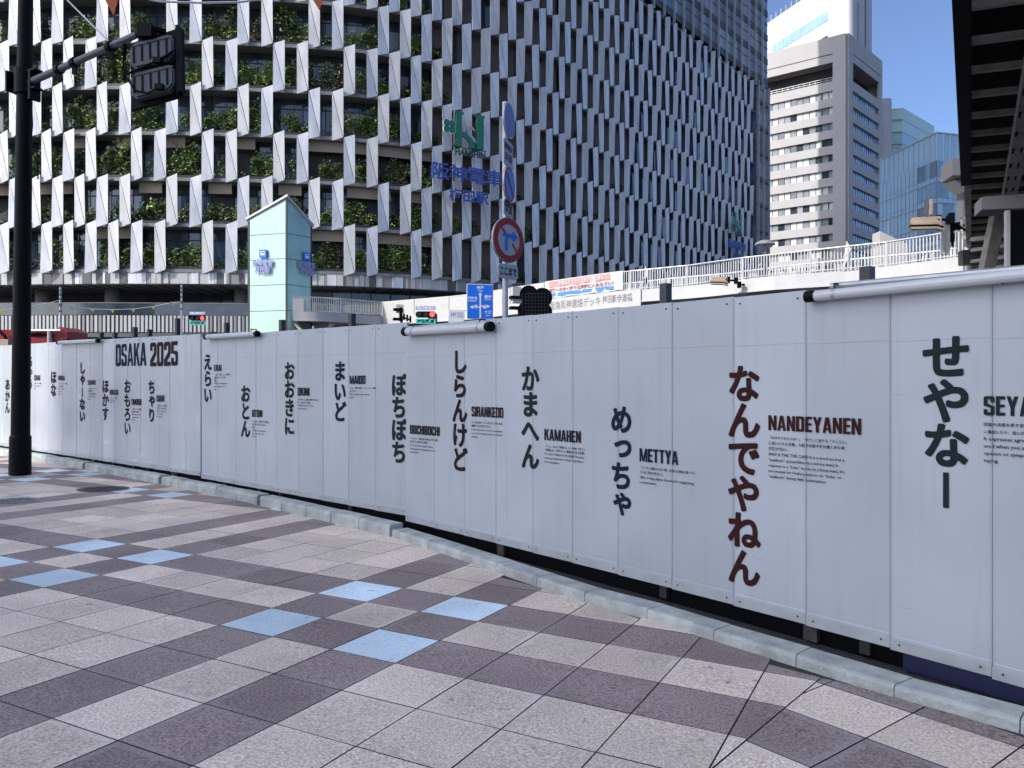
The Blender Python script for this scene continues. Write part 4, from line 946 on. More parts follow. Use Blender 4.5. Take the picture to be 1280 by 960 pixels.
# ------------------------------------------------------------------ footbridge
HT = 6.2
def railp(px, y): return at(px, y, F * HT / (HY - y))
def bridge(name, pts, label, nets=(), sub=3.2, kinks=None):
    P_ = [railp(*p) for p in pts]; root = thing(name, (P_[0].x, P_[0].y, -.4), label, 'footbridge')
    zt = EYE + HT; zd = zt - 1.12; zf = zd - .62
    # smooth plan
    pl = catmull([p.xy for p in P_], 8); S_ = [0]
    for a, b in zip(pl, pl[1:]): S_.append(S_[-1] + (b - a).length)
    def q(s):
        i = max(0, min(len(pl) - 2, int(np.searchsorted(S_, s)) - 1)); d = (pl[i + 1] - pl[i]).normalized(); return pl[i] + d * (s - S_[i]), d, Vector((d.y, -d.x))
    sg = 1 if q(S_[-1] / 2)[2].dot(-q(S_[-1] / 2)[0]) > 0 else -1
    def X(s, off, z): p, d, n = q(s); return Vector((p.x + n.x * off * sg, p.y + n.y * off * sg, z))
    def run_(mb, o0, o1, z0, z1, mt, n=40):
        v = [];
        for s in np.linspace(0, S_[-1], n): v += [X(s, o0, z0), X(s, o1, z0), X(s, o1, z1), X(s, o0, z1)]
        f = [(3, 2, 1, 0), (4 * n - 4, 4 * n - 3, 4 * n - 2, 4 * n - 1)]
        for i in range(n - 1):
            a, b = 4 * i, 4 * i + 4; f += [(a, b, b + 1, a + 1), (a + 1, b + 1, b + 2, a + 2), (a + 2, b + 2, b + 3, a + 3), (a + 3, b + 3, b, a)]
        mb.mesh(v, f, mt)
    mb = MB(); run_(mb, -.05, -4.2, zd - .42, zd - .02, M['offwhite']); mb.build('deck', root)
    mb = MB(); run_(mb, .12, -.05, zf, zd + .05, M['white']); run_(mb, .17, .12, zf, zf + .08, M['white']); mb.build('fascia', root)
    mb = MB(); run_(mb, -4.2, -4.35, zf, zd + .05, M['white']); mb.build('back_fascia', root)
    N = max(1, int(S_[-1] / sub)); st = S_[-1] / N
    for back in (0, -4.1):
        for i in range(N):
            mb = MB(); s0, s1 = i * st, (i + 1) * st
            a, b = X(s0, back + .03, zt), X(s1, back + .03, zt)
            mb.tube([a, b], .045, M['steel'], 8); mb.tube([X(s0, back + .03, zd + .14), X(s1, back + .03, zd + .14)], .025, M['white'], 6)
            nb = int(st / .14)
            for k in range(nb):
                s = s0 + (k + .5) * st / nb; p, d, n = q(s); c = X(s, back + .03, (zt + zd + .1) / 2)
                mb.cbox(c, .045, .03, zt - zd - .1, M['white'], (d.x, d.y, 0))
            p, d, n = q(s0 + .03); mb.cbox(X(s0 + .03, back + .03, (zt + zd) / 2), .07, .07, zt - zd, M['white'], (d.x, d.y, 0))
            if back == 0 and any(lo <= px_of(a) <= hi for lo, hi in nets):
                mb.mesh([X(s0 + .05, .075, zd + .05), X(s1 - .05, .075, zd + .05), X(s1 - .05, .075, zt + .02), X(s0 + .05, .075, zt + .02)], [(0, 1, 2, 3)], M['net'])
            mb.build('railing', root)
    for i in range(N + 1):
        s = min(S_[-1] - .1, i * st + .1); p, d, n = q(s); mb = MB(); w_ = Vector((d.x, d.y, 0)) * .16
        mb.hexa([X(s, .1, zf - .02), X(s, .1, zf - .02) + w_, X(s, -4.1, zf - .28) + w_, X(s, -4.1, zf - .28), X(s, .1, zf + .1), X(s, .1, zf + .1) + w_, X(s, -4.1, zf + .2) + w_, X(s, -4.1, zf + .2)], M['offwhite']); mb.build('cross_beam', root)
    return root, X, S_, q, sg, zt, zd, zf
b1 = bridge('footbridge', [(478, 378), (582, 369), (640, 360), (700, 351), (780, 340), (870, 331), (960, 318), (1020, 312.5), (1080, 307), (1140, 298), (1206, 287.5)], 'long white footbridge with slatted railings and a Japanese banner, sweeping up to the right', nets=((470, 665),))
b2 = bridge('footbridge', [(366, 370.5), (400, 371.5), (440, 374.5), (476.5, 377.8)], 'short white footbridge branch that joins the mint glass lift tower', sub=2.6)
def pier(root, x, y, z, w=.45):
    m = MB(); m.tube([(x, y, -.4), (x, y, z - .9)], w * .6, M['offwhite'], 14)
    for s in (-1, 1): m.hexa([(x + s * .1 - .15, y - .2, z - 1.6), (x + s * .1 + .15, y - .2, z - 1.6), (x + s * .1 + .15, y + .2, z - 1.6), (x + s * .1 - .15, y + .2, z - 1.6), (x + s * 1.3 - .15, y - .2, z), (x + s * 1.3 + .15, y - .2, z), (x + s * 1.3 + .15, y + .2, z), (x + s * 1.3 - .15, y + .2, z)], M['offwhite'])
    m.build('pier', root)
for f in (.25, .7): p = b2[1](b2[2][-1] * f, -1.2, 0); pier(b2[0], p.x, p.y, b2[7] - .1)
for f in (.08, .33, .58, .82): p = b1[1](b1[2][-1] * f, -2.1, 0); pier(b1[0], p.x, p.y, b1[7] - .25)
def s_at(B, px, off=.1):
    return min(np.linspace(0, B[2][-1], 800), key=lambda s: abs(px_of(B[1](s, off, 0)) - px))
# end board of the branch
m = MB(); a = b2[1](.0, .1, b2[6] - .05); b = b2[1](.75, .1, b2[6] - .05); m.box(a, b - a, Vector((0, .08, 0)), (0, 0, 1.0), M['white']); m.build('end_board', b2[0])
# name board with its painted characters
s0, s1 = s_at(b1, 686), s_at(b1, 802); X_ = b1[1]
m = MB(); n = 10
for i in range(n):
    a, b = s0 + (s1 - s0) * i / n, s0 + (s1 - s0) * (i + 1) / n
    m.hexa([X_(a, .13, b1[7] - .28), X_(b, .13, b1[7] - .28), X_(b, .19, b1[7] - .28), X_(a, .19, b1[7] - .28), X_(a, .13, b1[6] + .07), X_(b, .13, b1[6] + .07), X_(b, .19, b1[6] + .07), X_(a, .19, b1[6] + .07)], M['white'])
m.build('name_board', b1[0])
def along(mb, s, mat, sa, sb, z0, h, off, bold=.01, res=2):
    v, f = glyphs(s, bold, res); lo, hi = v.min(0), v.max(0); mb.mesh([X_(sa + (x - lo[0]) / (hi[0] - lo[0]) * (sb - sa), off, z0 + (y - lo[1]) / (hi[1] - lo[1]) * h) for x, y in v], f, mat)
fl = s1 < s0
m = MB(); along(m, '阪急阪神連絡デッキ', M['name_ink'], s_at(b1, 689), s_at(b1, 752), b1[7] + .0, .52, .196); along(m, '梅田新歩道橋', M['name_ink'], s_at(b1, 755), s_at(b1, 792), b1[7] + .06, .46, .196); m.build('name_lettering', b1[0])
# banner tied over the railing
sa, sb = s_at(b1, 682), s_at(b1, 779); a0 = X_(sa, .12, b1[5]); ban = thing('banner', a0, 'red white and blue cloth banner with Japanese words tied to the footbridge railing', 'banner')
def cloth(name, s0, s1, z0, z1, mt, off, par=None):
    mb = MB(); n = 24; v = []
    for i in range(n + 1):
        s = s0 + (s1 - s0) * i / n; wv = .02 * math.sin(i * 1.7) + .012 * math.sin(i * .6)
        v += [X_(s, off + wv, z0 + .02 * math.sin(i * .9)), X_(s, off + wv * .3, z1)]
    mb.mesh(v, [(2 * i, 2 * i + 2, 2 * i + 3, 2 * i + 1) for i in range(n)], mt); return mb.build(name, par or ban)
ct = b1[5] - .02
cloth('cloth', sa, sb, ct - .98, ct + .08, M['banner_white'], .13)
bc = [o for o in ban.children if o.name.startswith('cloth')][0]
cloth('red_band', sa + (sb - sa) * .06, sa + (sb - sa) * .86, ct - .34, ct + .02, M['banner_red'], .145, bc)
cloth('blue_band', sa + (sb - sa) * .06, sa + (sb - sa) * .9, ct - .9, ct - .70, M['banner_blue'], .145, bc)
mb = MB(); along(mb, '歩道橋の上からの投げ捨て禁止', M['banner_white'], sa + (sb - sa) * .2, sa + (sb - sa) * .8, ct - .29, .24, .185, .02); mb.build('white_lettering', bc)
mb = MB(); along(mb, '道路へのポイ捨ては絶対に入れなさい！', M['red'], sa + (sb - sa) * .06, sa + (sb - sa) * .9, ct - .66, .26, .18, .02); mb.build('red_lettering', bc)
# people on the bridge
def person(base, h, face, top, low, label, umbrella=False, arm=0.3, stride=.18):
    """one continuous body grown from a jointed skeleton"""
    base = Vector(base); fx = Vector((math.cos(face), math.sin(face), 0)); rx = Vector((-fx.y, fx.x, 0)); k = h / 1.7
    def P(f, r, z): return fx * f * k + rx * r * k + Vector((0, 0, z * k))
    v = []; e = []; rad = []
    def add(p, r, par=None):
        v.append(tuple(p)); rad.append(r * k)
        if par is not None: e.append((par, len(v) - 1))
        return len(v) - 1
    pel = add(P(0, 0, .92), .14); wst = add(P(0, 0, 1.08), .125, pel); ch = add(P(.01, 0, 1.28), .15, wst); nk = add(P(.01, 0, 1.45), .055, ch); hd = add(P(.03, 0, 1.54), .085, nk); hd2 = add(P(.03, 0, 1.64), .085, hd)
    for s, st in ((1, stride), (-1, -stride)):
        hp = add(P(0, .09 * s, .86), .095, pel); kn_ = add(P(st * .7 + .04, .095 * s, .48), .06, hp); an = add(P(st, .095 * s, .09), .04, kn_); add(P(st + .15, .10 * s, .035), .035, an)
        sh = add(P(.0, .19 * s, 1.38), .06, ch)
        if umbrella and s == 1: el = add(P(.12, .22, 1.14), .042, sh); ha = add(P(.26, .15, 1.30), .032, el); add(P(.27, .15, 1.36), .03, ha)
        else: el = add(P(-.04 - st * .3, .23 * s, 1.12), .042, sh); ha = add(P(.12 - st * arm, .22 * s, .90), .03, el); add(P(.16 - st * arm, .22 * s, .83), .026, ha)
    me = bpy.data.meshes.new('person'); me.from_pydata(v, e, []); o = bpy.data.objects.new('person', me); COL.objects.link(o)
    sk = o.modifiers.new('skin', 'SKIN'); sk.use_smooth_shade = True
    for i, d in enumerate(me.skin_vertices[0].data): d.radius = (rad[i], rad[i] * .9); d.use_root = (i == 0)
    ss_ = o.modifiers.new('sub', 'SUBSURF'); ss_.levels = 1; ss_.render_levels = 1
    bpy.context.view_layer.update(); m2 = bpy.data.meshes.new_from_object(o.evaluated_get(bpy.context.evaluated_depsgraph_get()))
    o.modifiers.clear(); o.data = m2; m2.materials.clear()
    for mt in (top, low, M['skin'], M['hair']): m2.materials.append(mt)
    for p in m2.polygons:
        c = p.center; z = c.z / k; hor = Vector((c.x, c.y, 0)); r_ = abs(hor.dot(rx)) / k; f_ = hor.dot(fx) / k
        p.material_index = 3 if (z > 1.6 or (z > 1.5 and f_ < .0)) else 2 if z > 1.46 or (r_ > .17 and z < .98) else 0 if z > .9 else 1
        p.use_smooth = True
    o.location = base; tag(o, label, 'person'); return o
zd1 = b1[6]
p1 = X_(s_at(b1, 957, -1.4), -1.4, zd1); person(p1, 1.66, math.radians(200), M['cloth_dark'], M['cloth_dark'], 'person in dark clothes walking on the footbridge under a grey umbrella', True)
um = thing('umbrella', p1 + Vector((-.28, -.05, 1.3)), 'grey umbrella held open by the person in dark clothes on the footbridge', 'umbrella')
fx = Vector((math.cos(R(200)), math.sin(R(200)), 0)); rx = Vector((-fx.y, fx.x, 0)); hb = p1 + fx * .26 + rx * .15 + Vector((0, 0, 1.24)); tp = hb + Vector((.1, .02, .85))
m = MB(); m.tube([hb, tp], .012, M['frame_dark'], 6); m.build('shaft', um)
m = MB(); N = 16; rings = []
for j, (rr, dz) in enumerate(((.02, 0), (.22, -.04), (.4, -.12), (.52, -.24))): rings.append([tp + Vector((math.cos(2 * math.pi * i / N) * rr, math.sin(2 * math.pi * i / N) * rr, dz - (.02 if i % 2 and j == 3 else 0))) for i in range(N)])
vs = [p for r in rings for p in r]; m.mesh(vs, [(j * N + i, j * N + (i + 1) % N, (j + 1) * N + (i + 1) % N, (j + 1) * N + i) for j in range(3) for i in range(N)], M['umbrella']); m.build('canopy', um)
person(X_(s_at(b1, 1060, -.9), -.9, zd1), 1.64, math.radians(160), M['cloth_white'], M['cloth_white'], 'person in white clothes walking behind the footbridge railing', False)
person(X_(s_at(b1, 808, -1.2), -1.2, zd1), 1.60, math.radians(170), M['cloth_white'], M['cloth_dark'], 'person in a white top and dark trousers behind the railing right of the banner', False)

# ------------------------------------------------------------------ signals and road signs
def lens(m, c, u, w, n, r, mt, hood=True, hm=None):
    c, u, w, n = map(Vector, (c, u, w, n))
    m.prism([(math.cos(t) * r, math.sin(t) * r) for t in np.linspace(0, 2 * math.pi, 14, False)], c, u, w, n * .03, mt)
def red_signal(px, y, Z, width, label, plate_dy=(-8, 8.5), uvec=(1, 0, 0), pole_px=None):
    c = at(px, y, Z); u = Vector(uvec).normalized(); n = Vector((u.y, -u.x, 0)); w = Vector((0, 0, 1)); h = width * .31
    t = thing('traffic_signal', c, label, 'traffic light')
    m = MB(); m.prism([(-width / 2 + .1, -h / 2), (width / 2 - .1, -h / 2), (width / 2, -h / 2 + .1), (width / 2, h / 2 - .1), (width / 2 - .1, h / 2), (-width / 2 + .1, h / 2), (-width / 2, h / 2 - .1), (-width / 2, -h / 2 + .1)], c + n * .0, u, w, -n * .16, M['black']); hz = m.build('housing', t)
    for i, x in enumerate((-.33, 0, .33)):
        m = MB(); cc = c + u * x * width + n * .002; lens(m, cc, u, w, n, width * .125, M['signal_red'] if i == 2 else M['dark_lens'])
        N = 12
        for k in range(N):   # hood
            a0, a1 = math.pi * k / N * 1.15 - .24, math.pi * (k + 1) / N * 1.15 - .24; r = width * .142
            p = lambda a, d: cc + u * math.cos(a) * r + w * math.sin(a) * r + n * d
            m.mesh([p(a0, 0), p(a1, 0), p(a1, .2), p(a0, .2)], [(0, 1, 2, 3)], M['black'])
        m.build('red_lamp' if i == 2 else 'lamp', hz)
    for dy, mt, nm, tx in ((plate_dy[0], M['lilac_plate'], 'upper_plate', '阪神前'), (plate_dy[1], M['cyan_plate'], 'street_plate', '梅田新道')):
        zc = -dy * Z / F; m = MB(); ph = h * .8 if nm != 'upper_plate' else h * .6
        m.prism([(-width / 2, zc - ph / 2), (width / 2, zc - ph / 2), (width / 2, zc + ph / 2), (-width / 2, zc + ph / 2)], c, u, w, -n * .03, mt); pl_ = m.build(nm, t)
        m = MB(); put_text(m, tx, M['sign_white'] if nm == 'upper_plate' else M['black'], c - u * width * .42 + w * (zc - ph * .36) + n * .008, u, w, width * .84, ph * .72, .02, 2); m.build('plate_lettering', pl_)
    return t, c
rs1, c1 = red_signal(532, 393, 45, 1.15, 'traffic signal with its red lamp lit, left of the blue direction board')
m = MB(); a = at(541, 392, 45.3); m.tube([a, Vector((a.x, a.y, -.4))], .09, M['gray_signal'], 10); m.tube([a + Vector((0, 0, -.25)), at(532, 396, 45.2)], .035, M['gray_signal'], 6); m.cbox(at(541, 398, 45.2), .5, .3, .5, M['gray_signal']); m.build('signal_post', rs1)
rs2, c2 = red_signal(246.5, 397.5, 54, 1.1, 'small traffic signal with red lamp lit beside the thin white pole', (-6, 6.2))
# thin white poles with the pennant string
def thin_pole(px, ytop, Z, label, r=.07):
    a = at(px, ytop, Z); t = thing('pole', (a.x, a.y, -.4), label, 'pole'); m = MB(); m.tube([(a.x, a.y, -.4), a], [r * 1.2, r * .8], M['steel'], 10); m.build('shaft', t)
    m = MB()
    for k, dy in enumerate((4, 9, 15, 22, 30)): b = at(px, ytop + dy, Z); m.cbox(b, .16, .14, .12 + .06 * (k % 2), M['gray_signal'], (1, .2, 0))
    m.build('clamp', t); return t, a
tp1, q1 = thin_pole(75.5, 359, 52, 'thin grey pole with dark clamps standing behind the red machine', .08)
tp2, q2 = thin_pole(227, 356, 54, 'thin white pole that carries the small red traffic signal', .07)
m = MB(); m.tube([at(227, 397, 54), at(241, 397.5, 54.05)], .03, M['steel'], 6); m.build('signal_arm', tp2)
def pennant_line(pts, flags, mat, label, size, r=.012):
    t = thing('pennant_line', pts[0], label, 'pennant string'); m = MB(); cv = []
    for i in range(21):
        s = i / 20; L_ = len(pts) - 1; k = min(L_ - 1, int(s * L_)); cv.append(pts[k].lerp(pts[k + 1], s * L_ - k))
    m.tube(pts, r, M['lamp_white'], 5); m.build('rope', t)
    for p, d in flags:
        m = MB(); u = Vector((1, 0, 0)); mb_ = p; m.hexa([mb_ - u * size * .5, mb_ + u * size * .5, mb_ + u * size * .5 + Vector((0, .01, 0)), mb_ - u * size * .5 + Vector((0, .01, 0)), mb_ + u * size * .08 + Vector((0, .05, -size * d)), mb_ + u * size * .1 + Vector((0, .05, -size * d)), mb_ + u * size * .1 + Vector((0, .06, -size * d)), mb_ + u * size * .08 + Vector((0, .06, -size * d))], mat); m.build('pennant', t)
    return t
L1 = [at(78, 381, 52), at(90, 383.6, 52.3), at(115, 386.3, 52.7), at(140, 387, 53), at(166, 386.3, 53.3), at(191, 383.3, 53.6), at(216, 378, 53.9), at(226, 377.5, 54)]
pennant_line(L1, [(L1[i] + Vector((0, 0, -.02)), .8) for i in (1, 2, 3, 4, 5, 6)], M['yellow'], 'string of small yellow pennants sagging between the two thin poles', .26, .02)
L2 = [at(-20, 392, 50), at(2, 387.5, 50.5), at(36, 383.5, 51), at(62, 378.5, 51.6), at(74, 375.5, 52)]
pennant_line(L2, [(L2[1], .8), (L2[3], .8)], M['yellow'], 'string of yellow pennants running left from the pole behind the red machine', .28, .02)
# blue direction board
c = at(600, 377, 46); u = Vector((.97, .24, 0)).normalized(); n = Vector((u.y, -u.x, 0)); w = Vector((0, 0, 1)); bw, bh = 1.58, 2.05
t = thing('direction_board', c, 'blue direction board with white arrows and place names above the hoarding', 'road sign')
m = MB(); m.prism([(-bw / 2, -bh / 2), (bw / 2, -bh / 2), (bw / 2, bh / 2), (-bw / 2, bh / 2)], c, u, w, -n * .05, M['sign_white']); m.prism([(-bw / 2 + .03, -bh / 2 + .03), (bw / 2 - .03, -bh / 2 + .03), (bw / 2 - .03, bh / 2 - .03), (-bw / 2 + .03, bh / 2 - .03)], c + n * .003, u, w, n * .006, M['road_blue']); bp_ = m.build('plate', t)
m = MB(); f_ = c + n * .012
def flatp(pts): m.prism(pts, f_, u, w, n * .004, M['sign_white'])
flatp([(-.03, -.98), (.06, -.98), (.06, .38), (-.03, .38)]); flatp([(-.1, .38), (.13, .38), (.015, .56)])
flatp([(-.62, -.33), (-.42, -.22), (-.42, -.29), (-.03, -.29), (-.03, -.37), (-.42, -.37), (-.42, -.44)]); flatp([(.62, -.27), (.42, -.16), (.42, -.23), (.06, -.23), (.06, -.31), (.42, -.31), (.42, -.38)])
for x in (-.25, .28): flatp([(x + math.cos(a) * .11, -.30 + math.sin(a) * .11) for a in np.linspace(0, 2 * math.pi, 12, False)])
m.build('arrows', bp_); m = MB()
for s, x, z, ww, hh in (('神戸', -.2, .72, .42, .2), ('Kobe', -.1, .6, .24, .09), ('梅田新道', -.74, .12, .56, .17), ('Umedashindo', -.74, 0, .54, .08), ('豊中', .26, .2, .42, .2), ('Toyonaka', .26, .08, .4, .09), ('十三', .26, -.7, .42, .2), ('Juso', .36, -.84, .24, .09)):
    put_text(m, s, M['sign_white'], f_ + u * x + w * z, u, w, ww, hh, .03, 2)
m.build('lettering', bp_)
m = MB(); a = at(613, 402, 46.2); m.tube([at(580, 401, 46.4), at(620, 399.5, 46.2)], .05, M['frame_dark'], 8); m.tube([at(613, 401, 46.2), Vector((a.x, a.y, -.4))], .1, M['gray_signal'], 10); m.tube([at(598, 380, 46.15), at(598, 401, 46.3)], .04, M['gray_signal'], 6); m.build('support_frame', t)
# no-through-turn sign post
Zs = 10.9; px0 = 631.5; base = Vector(((px0 - 640) * Zs / F, Zs, -.3)); t = thing('sign_post', base, 'grey sign post with a red ringed turn ban disc and a plate, behind the hoarding', 'road sign')
top_z = EYE + (HY - 128) / F * Zs
m = MB(); m.tube([base, (base.x, base.y, top_z)], .042, M['steel'], 12); m.build('post', t)
def disc(c, r, u, w, n, parts, name, back=M['steel']):
    m = MB(); N = 28; cir = lambda rr: [(math.cos(a) * rr, math.sin(a) * rr) for a in np.linspace(0, 2 * math.pi, N, False)]
    m.prism(cir(r), c, u, w, -n * .02, back); k = 0
    for mt, rr in parts: m.prism(cir(rr), c + n * (.002 + k * .004), u, w, n * .003, mt); k += 1
    return m.build(name, t), c + n * (.004 + k * .004)
u = Vector((.68, .73, 0)).normalized(); n = Vector((u.y, -u.x, 0)); w = Vector((0, 0, 1)); c = Vector((base.x, base.y, EYE + (HY - 301) / F * Zs)) + n * .06
dk, f_ = disc(c, .315, u, w, n, ((M['plate_gray'], .312), (M['red'], .305), (M['plate_gray'], .215)), 'turn_ban_disc')
m = MB(); 
def fp(pts, mt, o=0): m.prism(pts, f_ + n * o, u, w, n * .002, mt)
fp([(-.155, .142), (-.128, .168), (-.05, .085), (-.075, .062)], M['red']); fp([(.055, -.05), (.075, -.03), (.165, -.14), (.145, -.16)], M['red'])
fp([(-.085, -.15), (-.035, -.15), (-.035, .005), (-.005, .035), (.07, .035), (.07, -.02), (.17, .055), (.07, .135), (.07, .085), (-.13, .085), (-.13, .045), (-.045, .04), (-.085, -.0)], M['road_blue'], .003)
m.build('turn_symbol', dk)
def plate(c, ww, hh, u, txts, name, mt=M['plate_gray'], ink=M['ink_black']):
    n = Vector((u.y, -u.x, 0)); m = MB(); r = .03; pts = [(-ww / 2 + r, -hh / 2), (ww / 2 - r, -hh / 2), (ww / 2, -hh / 2 + r), (ww / 2, hh / 2 - r), (ww / 2 - r, hh / 2), (-ww / 2 + r, hh / 2), (-ww / 2, hh / 2 - r), (-ww / 2, -hh / 2 + r)]
    m.prism(pts, c, u, w, -n * .012, mt); o = m.build(name, t); m = MB()
    for s, x, z, a, b in txts: put_text(m, s, ink, c + n * .003 + u * x + w * z, u, w, a, b, .025, 2)
    m.build('plate_lettering', o)
cz = lambda y: Vector((base.x, base.y, EYE + (HY - y) / F * Zs)) + n * .06
plate(cz(340), .40, .20, u, [('ここまで', -.165, -.055, .33, .11)], 'plate', M['plate_gray'])
u2 = Vector((.30, .95, 0)).normalized(); n2_ = Vector((u2.y, -u2.x, 0))
n = n2_
for y in (151, 231):
    dk2, _ = disc(Vector((base.x, base.y, EYE + (HY - y) / F * Zs)) + n2_ * .06, .25, u2, w, n2_, ((M['sign_white'], .247), (M['red'], .243), (M['road_blue'], .20)) if y > 200 else ((M['sign_white'], .247), (M['sign_blue'], .23)), 'blue_disc')
    if y > 200:
        m = MB(); cc = Vector((base.x, base.y, EYE + (HY - y) / F * Zs)) + n2_ * .078; m.prism([(-.15, .12), (-.12, .15), (.15, -.12), (.12, -.15)], cc, u2, w, n2_ * .002, M['red']); m.build('slash', dk2)
for y, hh in ((193, .36), (262, .2)): plate(Vector((base.x, base.y, EYE + (HY - y) / F * Zs)) + n2_ * .05, .42, hh, u2, [('自転車を除く', -.18, hh * .1, .36, .1), ('8-20', -.14, -hh * .3, .28, .11)], 'hour_plate')
# black clover shaped board, seen from behind
Zc = 18.0; c = at(669, 377, Zc); t = thing('clover_board', Vector((c.x, c.y, -.3)), 'black clover shaped board seen from behind, right of the grey sign post', 'board')
u = Vector((1, 0, 0)); w = Vector((0, 0, 1)); sc = Zc / F; m = MB()
for dx, dy, r in ((-8, -9, 11.5), (9, -5, 12.5), (0, 2, 12.5), (9.5, 13, 12), (-9.5, 11, 12.5), (0, 14, 10)):
    m.prism([(math.cos(a) * r * sc, math.sin(a) * r * sc) for a in np.linspace(0, 2 * math.pi, 24, False)], c + u * dx * sc - w * dy * sc + Vector((0, rnd.uniform(0, .02), 0)), u, w, (0, .14 + rnd.uniform(0, .02), 0), M['black'])
m.build('lobes', t); m = MB()
for k in range(-4, 5): m.cbox(c + u * k * 4 * sc + Vector((0, -.03, -.04)), .012, .02, 26 * sc, M['frame_dark']); 
for k in range(-3, 4): m.cbox(c + Vector((0, -.03, k * 4.2 * sc - .05)), 26 * sc, .02, .012, M['frame_dark'])
m.build('back_grid', t); m = MB()
for dx in (-12.5, -9.5): m.tube([c + u * dx * sc + Vector((0, .1, -.1)), Vector((c.x + dx * sc, c.y + .1, -.3))], .03, M['steel'], 8)
m.tube([c + Vector((0, .16, 0)), Vector((c.x, c.y + .16, -.3))], .07, M['black'], 10); m.build('stand', t)

# ------------------------------------------------------------------ black pole, arm and the signal on it
g = gp(25, 593.5); Zp = g.y; t = thing('street_pole', g, 'tall black street pole with a long arm in the left foreground', 'pole')
topp = at(32.5, -40, Zp)
m = MB(); slv = g.lerp(topp, .075); m.tube([g, g + Vector((0, 0, .01)), slv, slv + (topp - g) * .004], [.185, .178, .172, .15], M['black'], 24); m.build('base_sleeve', t, smooth=False)
m = MB(); m.tube([slv, topp], [.152, .115], M['black'], 24); m.build('shaft', t)
br_z = at(29, 103, Zp); m = MB(); ax = g + (topp - g) * ((br_z.z - g.z) / (topp.z - g.z))
m.tube([ax + Vector((0, 0, -.22)), ax + Vector((0, 0, .22))], [.17, .165], M['black'], 20)
for s in (-.16, .16): m.cbox(ax + Vector((.05, -.02, s)), .62, .16, .03, M['black'], (.9, -.4, 0))
m.cbox(ax + Vector((-.22, .05, 0)), .04, .3, .36, M['black'], (.9, -.4, 0)); m.cbox(ax + Vector((.22, -.08, -.1)), .06, .2, .5, M['black'], (.9, -.4, 0)); m.build('arm_bracket', t)
Za = 12.0; tip = at(183, 38, Za); st = ax + Vector((.12, -.05, -.02)); D = (tip - st).normalized()
m = MB(); m.tube([st, tip], [.062, .05], M['gray_signal'], 12); m.build('arm', t)
m = MB()
for f in (.28, .42, .72, .96): m = MB(); q = st.lerp(tip, f); m.tube([q - D * .05, q + D * .05], .085, M['black'], 12); m.cbox(q + Vector((0, 0, -.12)), .07, .05, .16, M['black']); m.build('arm_clamp', t)
m = MB(); cab = [ax + Vector((.15, -.05, -.3)), ax + Vector((.20, -.1, -.8)), ax + Vector((.16, -.1, -1.2)), ax + Vector((.28, -.1, -1.45)), ax + Vector((.30, -.1, -1.75))]; m.tube(cab, .013, M['black'], 6); m.build('hanging_cable', t)
# signal seen from behind
sc_ = Za / F; c = at(190, 83, Za); e = Vector((1, -.02, 0)).normalized(); tilt = Vector((e.x, e.y, .24)).normalized(); w = Vector((-.02, 0, 1)); bkn = Vector((e.y, -e.x, 0)) * 1  # towards the camera
sg = thing('traffic_signal', c, 'dark double traffic signal seen from behind on the arm of the black pole', 'traffic light')
bw = .70
for dz, nm in ((.225, 'upper_head'), (-.235, 'lower_head')):
    cc = c + w * dz; m = MB(); h = .40; r = .09
    pts = [(-bw / 2 + r, -h / 2), (bw / 2 - r, -h / 2), (bw / 2, -h / 2 + r), (bw / 2, h / 2 - r), (bw / 2 - r, h / 2), (-bw / 2 + r, h / 2), (-bw / 2, h / 2 - r), (-bw / 2, -h / 2 + r)]
    m.prism(pts, cc, tilt, w, -bkn * .16, M['gray_signal']); m.prism([(x * .93, y * .88) for x, y in pts], cc + bkn * .03, tilt, w, -bkn * .03, M['gray_signal'])
    for k in range(5):
        x = -.27 + k * .13; m.prism([(x - .012, -.12), (x + .012, -.12), (x + .012, .13), (x - .012, .13)], cc + bkn * .034, tilt, w, bkn * .012, M['black'])
        m.prism([(x - .012, .13), (x + .1, .13), (x + .1, .15), (x - .012, .15)], cc + bkn * .034, tilt, w, bkn * .012, M['gray_signal'])
    m.build(nm, sg)
m = MB()
pts = [(-bw / 2 - .05, -.53), (bw / 2 + .08, -.50), (bw / 2 + .08, .52), (bw / 2 + .02, .55), (-bw / 2 - .05, .50)]
m.prism(pts, c - bkn * .12, tilt, w, -bkn * .08, M['black'])
m.prism([(bw / 2 + .02, -.5), (bw / 2 + .08, -.46), (bw / 2 + .08, .54), (bw / 2 + .02, .56)], c - bkn * .02, tilt, w, -bkn * .18, M['black']); m.build('backplate', sg)
m = MB(); q = tip
m.tube([q, q + D * .14, c + tilt * .2 + w * .5 - bkn * .05], .05, M['black'], 10); q2 = st.lerp(tip, .72); m.tube([q2, c - tilt * .43 + w * .42, c - tilt * .45 - w * .1], .035, M['black'], 8)
m.cbox(q + D * .02 + Vector((0, 0, -.03)), .22, .2, .2, M['black'], (e.x, e.y, 0)); m.build('hanger', sg)
m = MB()
m.tube([c - tilt * .44 + w * .2, c - tilt * .36 - w * .05 + bkn * .06, c - tilt * .05 + w * .0 + bkn * .07, c + tilt * .18 + w * .06 + bkn * .05, c + tilt * .4 + w * .14 + bkn * .05], .018, M['black'], 6)
m.tube([c - tilt * .38 - w * .1 + bkn * .05, c - tilt * .25 - w * .33 + bkn * .06, c - tilt * .05 - w * .42 + bkn * .06, c + tilt * .18 - w * .36 + bkn * .05], .014, M['black'], 6)
m.cbox(c + tilt * .12 + w * .04 + bkn * .06, .12, .08, .08, M['black'], (e.x, e.y, 0)); m.cbox(c + tilt * .14 - w * .37 + bkn * .06, .12, .08, .08, M['black'], (e.x, e.y, 0)); m.build('cable', sg)
